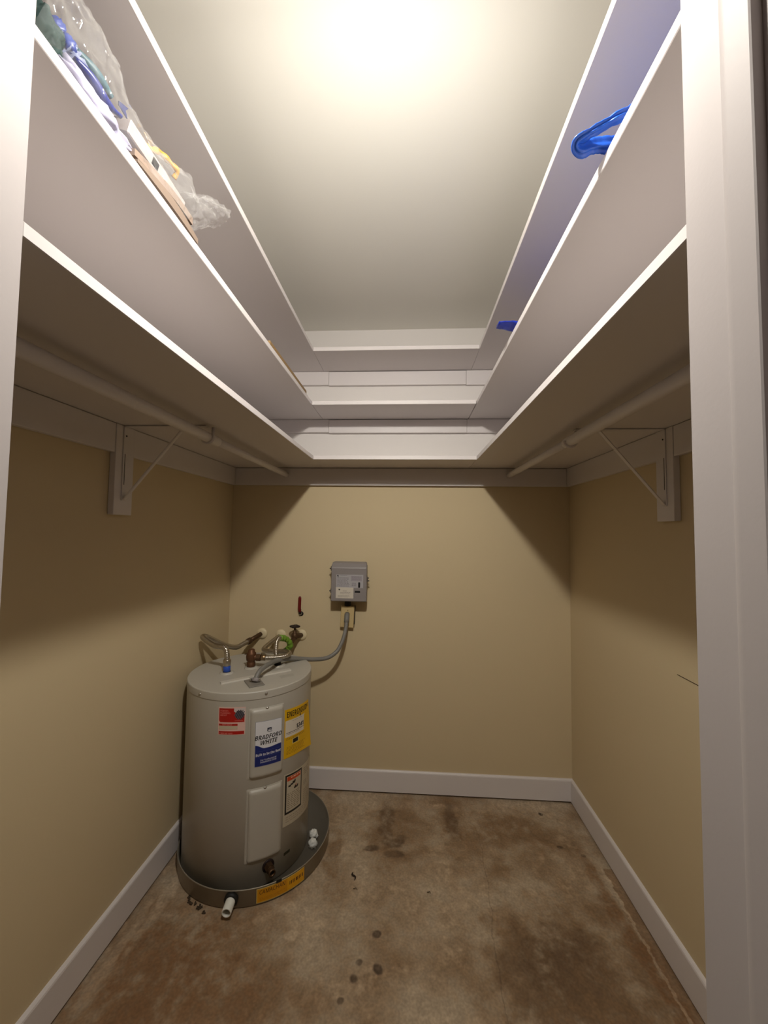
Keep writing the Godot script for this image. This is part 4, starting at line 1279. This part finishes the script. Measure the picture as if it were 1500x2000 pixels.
func shelf_contents_right() -> void:
	var ys := 1.9597
	var film := mat(Color(0.16, 0.40, 0.86), 0.3)
	var t := thing("blue_bag", "blue plastic carrier bag on the right middle shelf, its handle hanging over the edge", "bag", Vector3(1.50, ys, 1.50))
	var o := t.position
	var st := mb(true)
	blob(st, Vector3(1.54, ys + 0.045, 1.36) - o, Vector3(0.15, 0.046, 0.20), 0.4, 0.03, 41, 0.001, 64, 32)
	obj("bag_body", st, film, t)
	st = mb(true)
	handle_loop(st, [Vector3(1.345, ys + 0.030, 1.500) - o, Vector3(1.305, ys + 0.028, 1.525) - o, Vector3(1.282, 1.982, 1.520) - o, Vector3(1.255, 1.982, 1.502) - o, Vector3(1.231, 1.980, 1.486) - o, Vector3(1.228, 1.977, 1.479) - o, Vector3(1.236, 1.974, 1.475) - o, Vector3(1.258, 1.980, 1.474) - o, Vector3(1.282, 1.982, 1.472) - o, Vector3(1.310, ys + 0.028, 1.470) - o, Vector3(1.350, ys + 0.030, 1.478) - o], 0.0105, 5)
	obj("bag_handle", st, film, t)
	var deep := mat(Color(0.05, 0.20, 0.74), 0.35)
	t = thing("blue_bag", "deep blue plastic bag deeper in on the right middle shelf, its corner over the edge", "bag", Vector3(1.45, ys, 0.85))
	o = t.position
	st = mb(true)
	blob(st, Vector3(1.53, ys + 0.035, 0.82) - o, Vector3(0.15, 0.036, 0.18), 0.4, 0.03, 47, 0.001, 64, 32)
	obj("bag_body", st, deep, t)
	st = mb(true)
	var no := FastNoiseLite.new()
	no.seed = 3
	no.frequency = 22.0
	var corner := func(s: float, f: float) -> Vector3:     # a flattened, creased flap
		var a := TAU * s
		var w := lerpf(0.030, 0.022, f)
		var p := Vector3(lerpf(1.34, 1.226, f), lerpf(1.985, 1.979, f), lerpf(0.885, 0.905, f)) + Vector3(0, 0.008 * sin(a) * (1.0 - 0.6 * f), (w + (0.020 if cos(a) < 0 else 0.0) * (1.0 - f)) * cos(a))
		return p + Vector3(0, 0.006 * no.get_noise_3dv(p), 0.004 * no.get_noise_3dv(p + Vector3(5, 5, 5))) - o
	sheet(st, 28, 20, corner, true)
	for k in 27:
		tri(st, corner.call(0.0, 1.0), corner.call(float(k) / 28, 1.0), corner.call(float(k + 1) / 28, 1.0))
	obj("bag_corner", st, deep, t)

func floor_scraps() -> void:
	var leaf := mat(Color(0.13, 0.08, 0.04), 0.8)
	var spots := [[0.761, 0.510, 0.020, 70.0, "longest dark curled scrap on the floor to the right of the drain pan"], [1.047, 0.560, 0.008, 20.0, "small dark scrap alone near the middle of the floor"], [1.598, 0.100, 0.008, 80.0, "small dark scrap on the floor near the back right corner"], [0.772, 0.565, 0.008, 10.0, "small dark scrap just in front of the longest curled one"]]
	for s in spots:
		var st := mb(true)
		var a := deg_to_rad(s[3])
		var dir := Vector3(cos(a), 0, sin(a))
		var side := Vector3(-dir.z, 0, dir.x)
		var c := Vector3(s[0], 0.0015, s[1])
		var l: float = s[2]
		tube(st, curve([c - dir * l, c - dir * l * 0.3 + side * l * 0.35 + Vector3(0, 0.003, 0), c + dir * l * 0.4 - side * l * 0.1 + Vector3(0, 0.004, 0), c + dir * l + side * l * 0.2], 0.003), func(_k: int, f: float) -> float: return 0.0008 + l * 0.16 * sin(PI * f), 8, 0.4)
		tag(obj("leaf_scrap", st, leaf), s[4], "scrap", "dark scraps on the floor")
	var st2 := mb(true)
	for k in 12:
		blob(st2, Vector3(0.175 + 0.007 * k + rng.randf_range(-0.010, 0.012), 0.002, 0.656 + 0.003 * k + rng.randf_range(-0.012, 0.010)), Vector3(rng.randf_range(0.002, 0.008), 0.003, rng.randf_range(0.002, 0.006)), 0.9, 0.05, 60 + k, 0.0005, 14, 8)
	var dirt := obj("dirt_crumbs", st2, mat(Color(0.24, 0.18, 0.11), 0.9))
	tag(dirt, "dark dirt crumbs on the floor along the front of the drain pan", "dirt")
	dirt.set_meta("kind", "stuff")
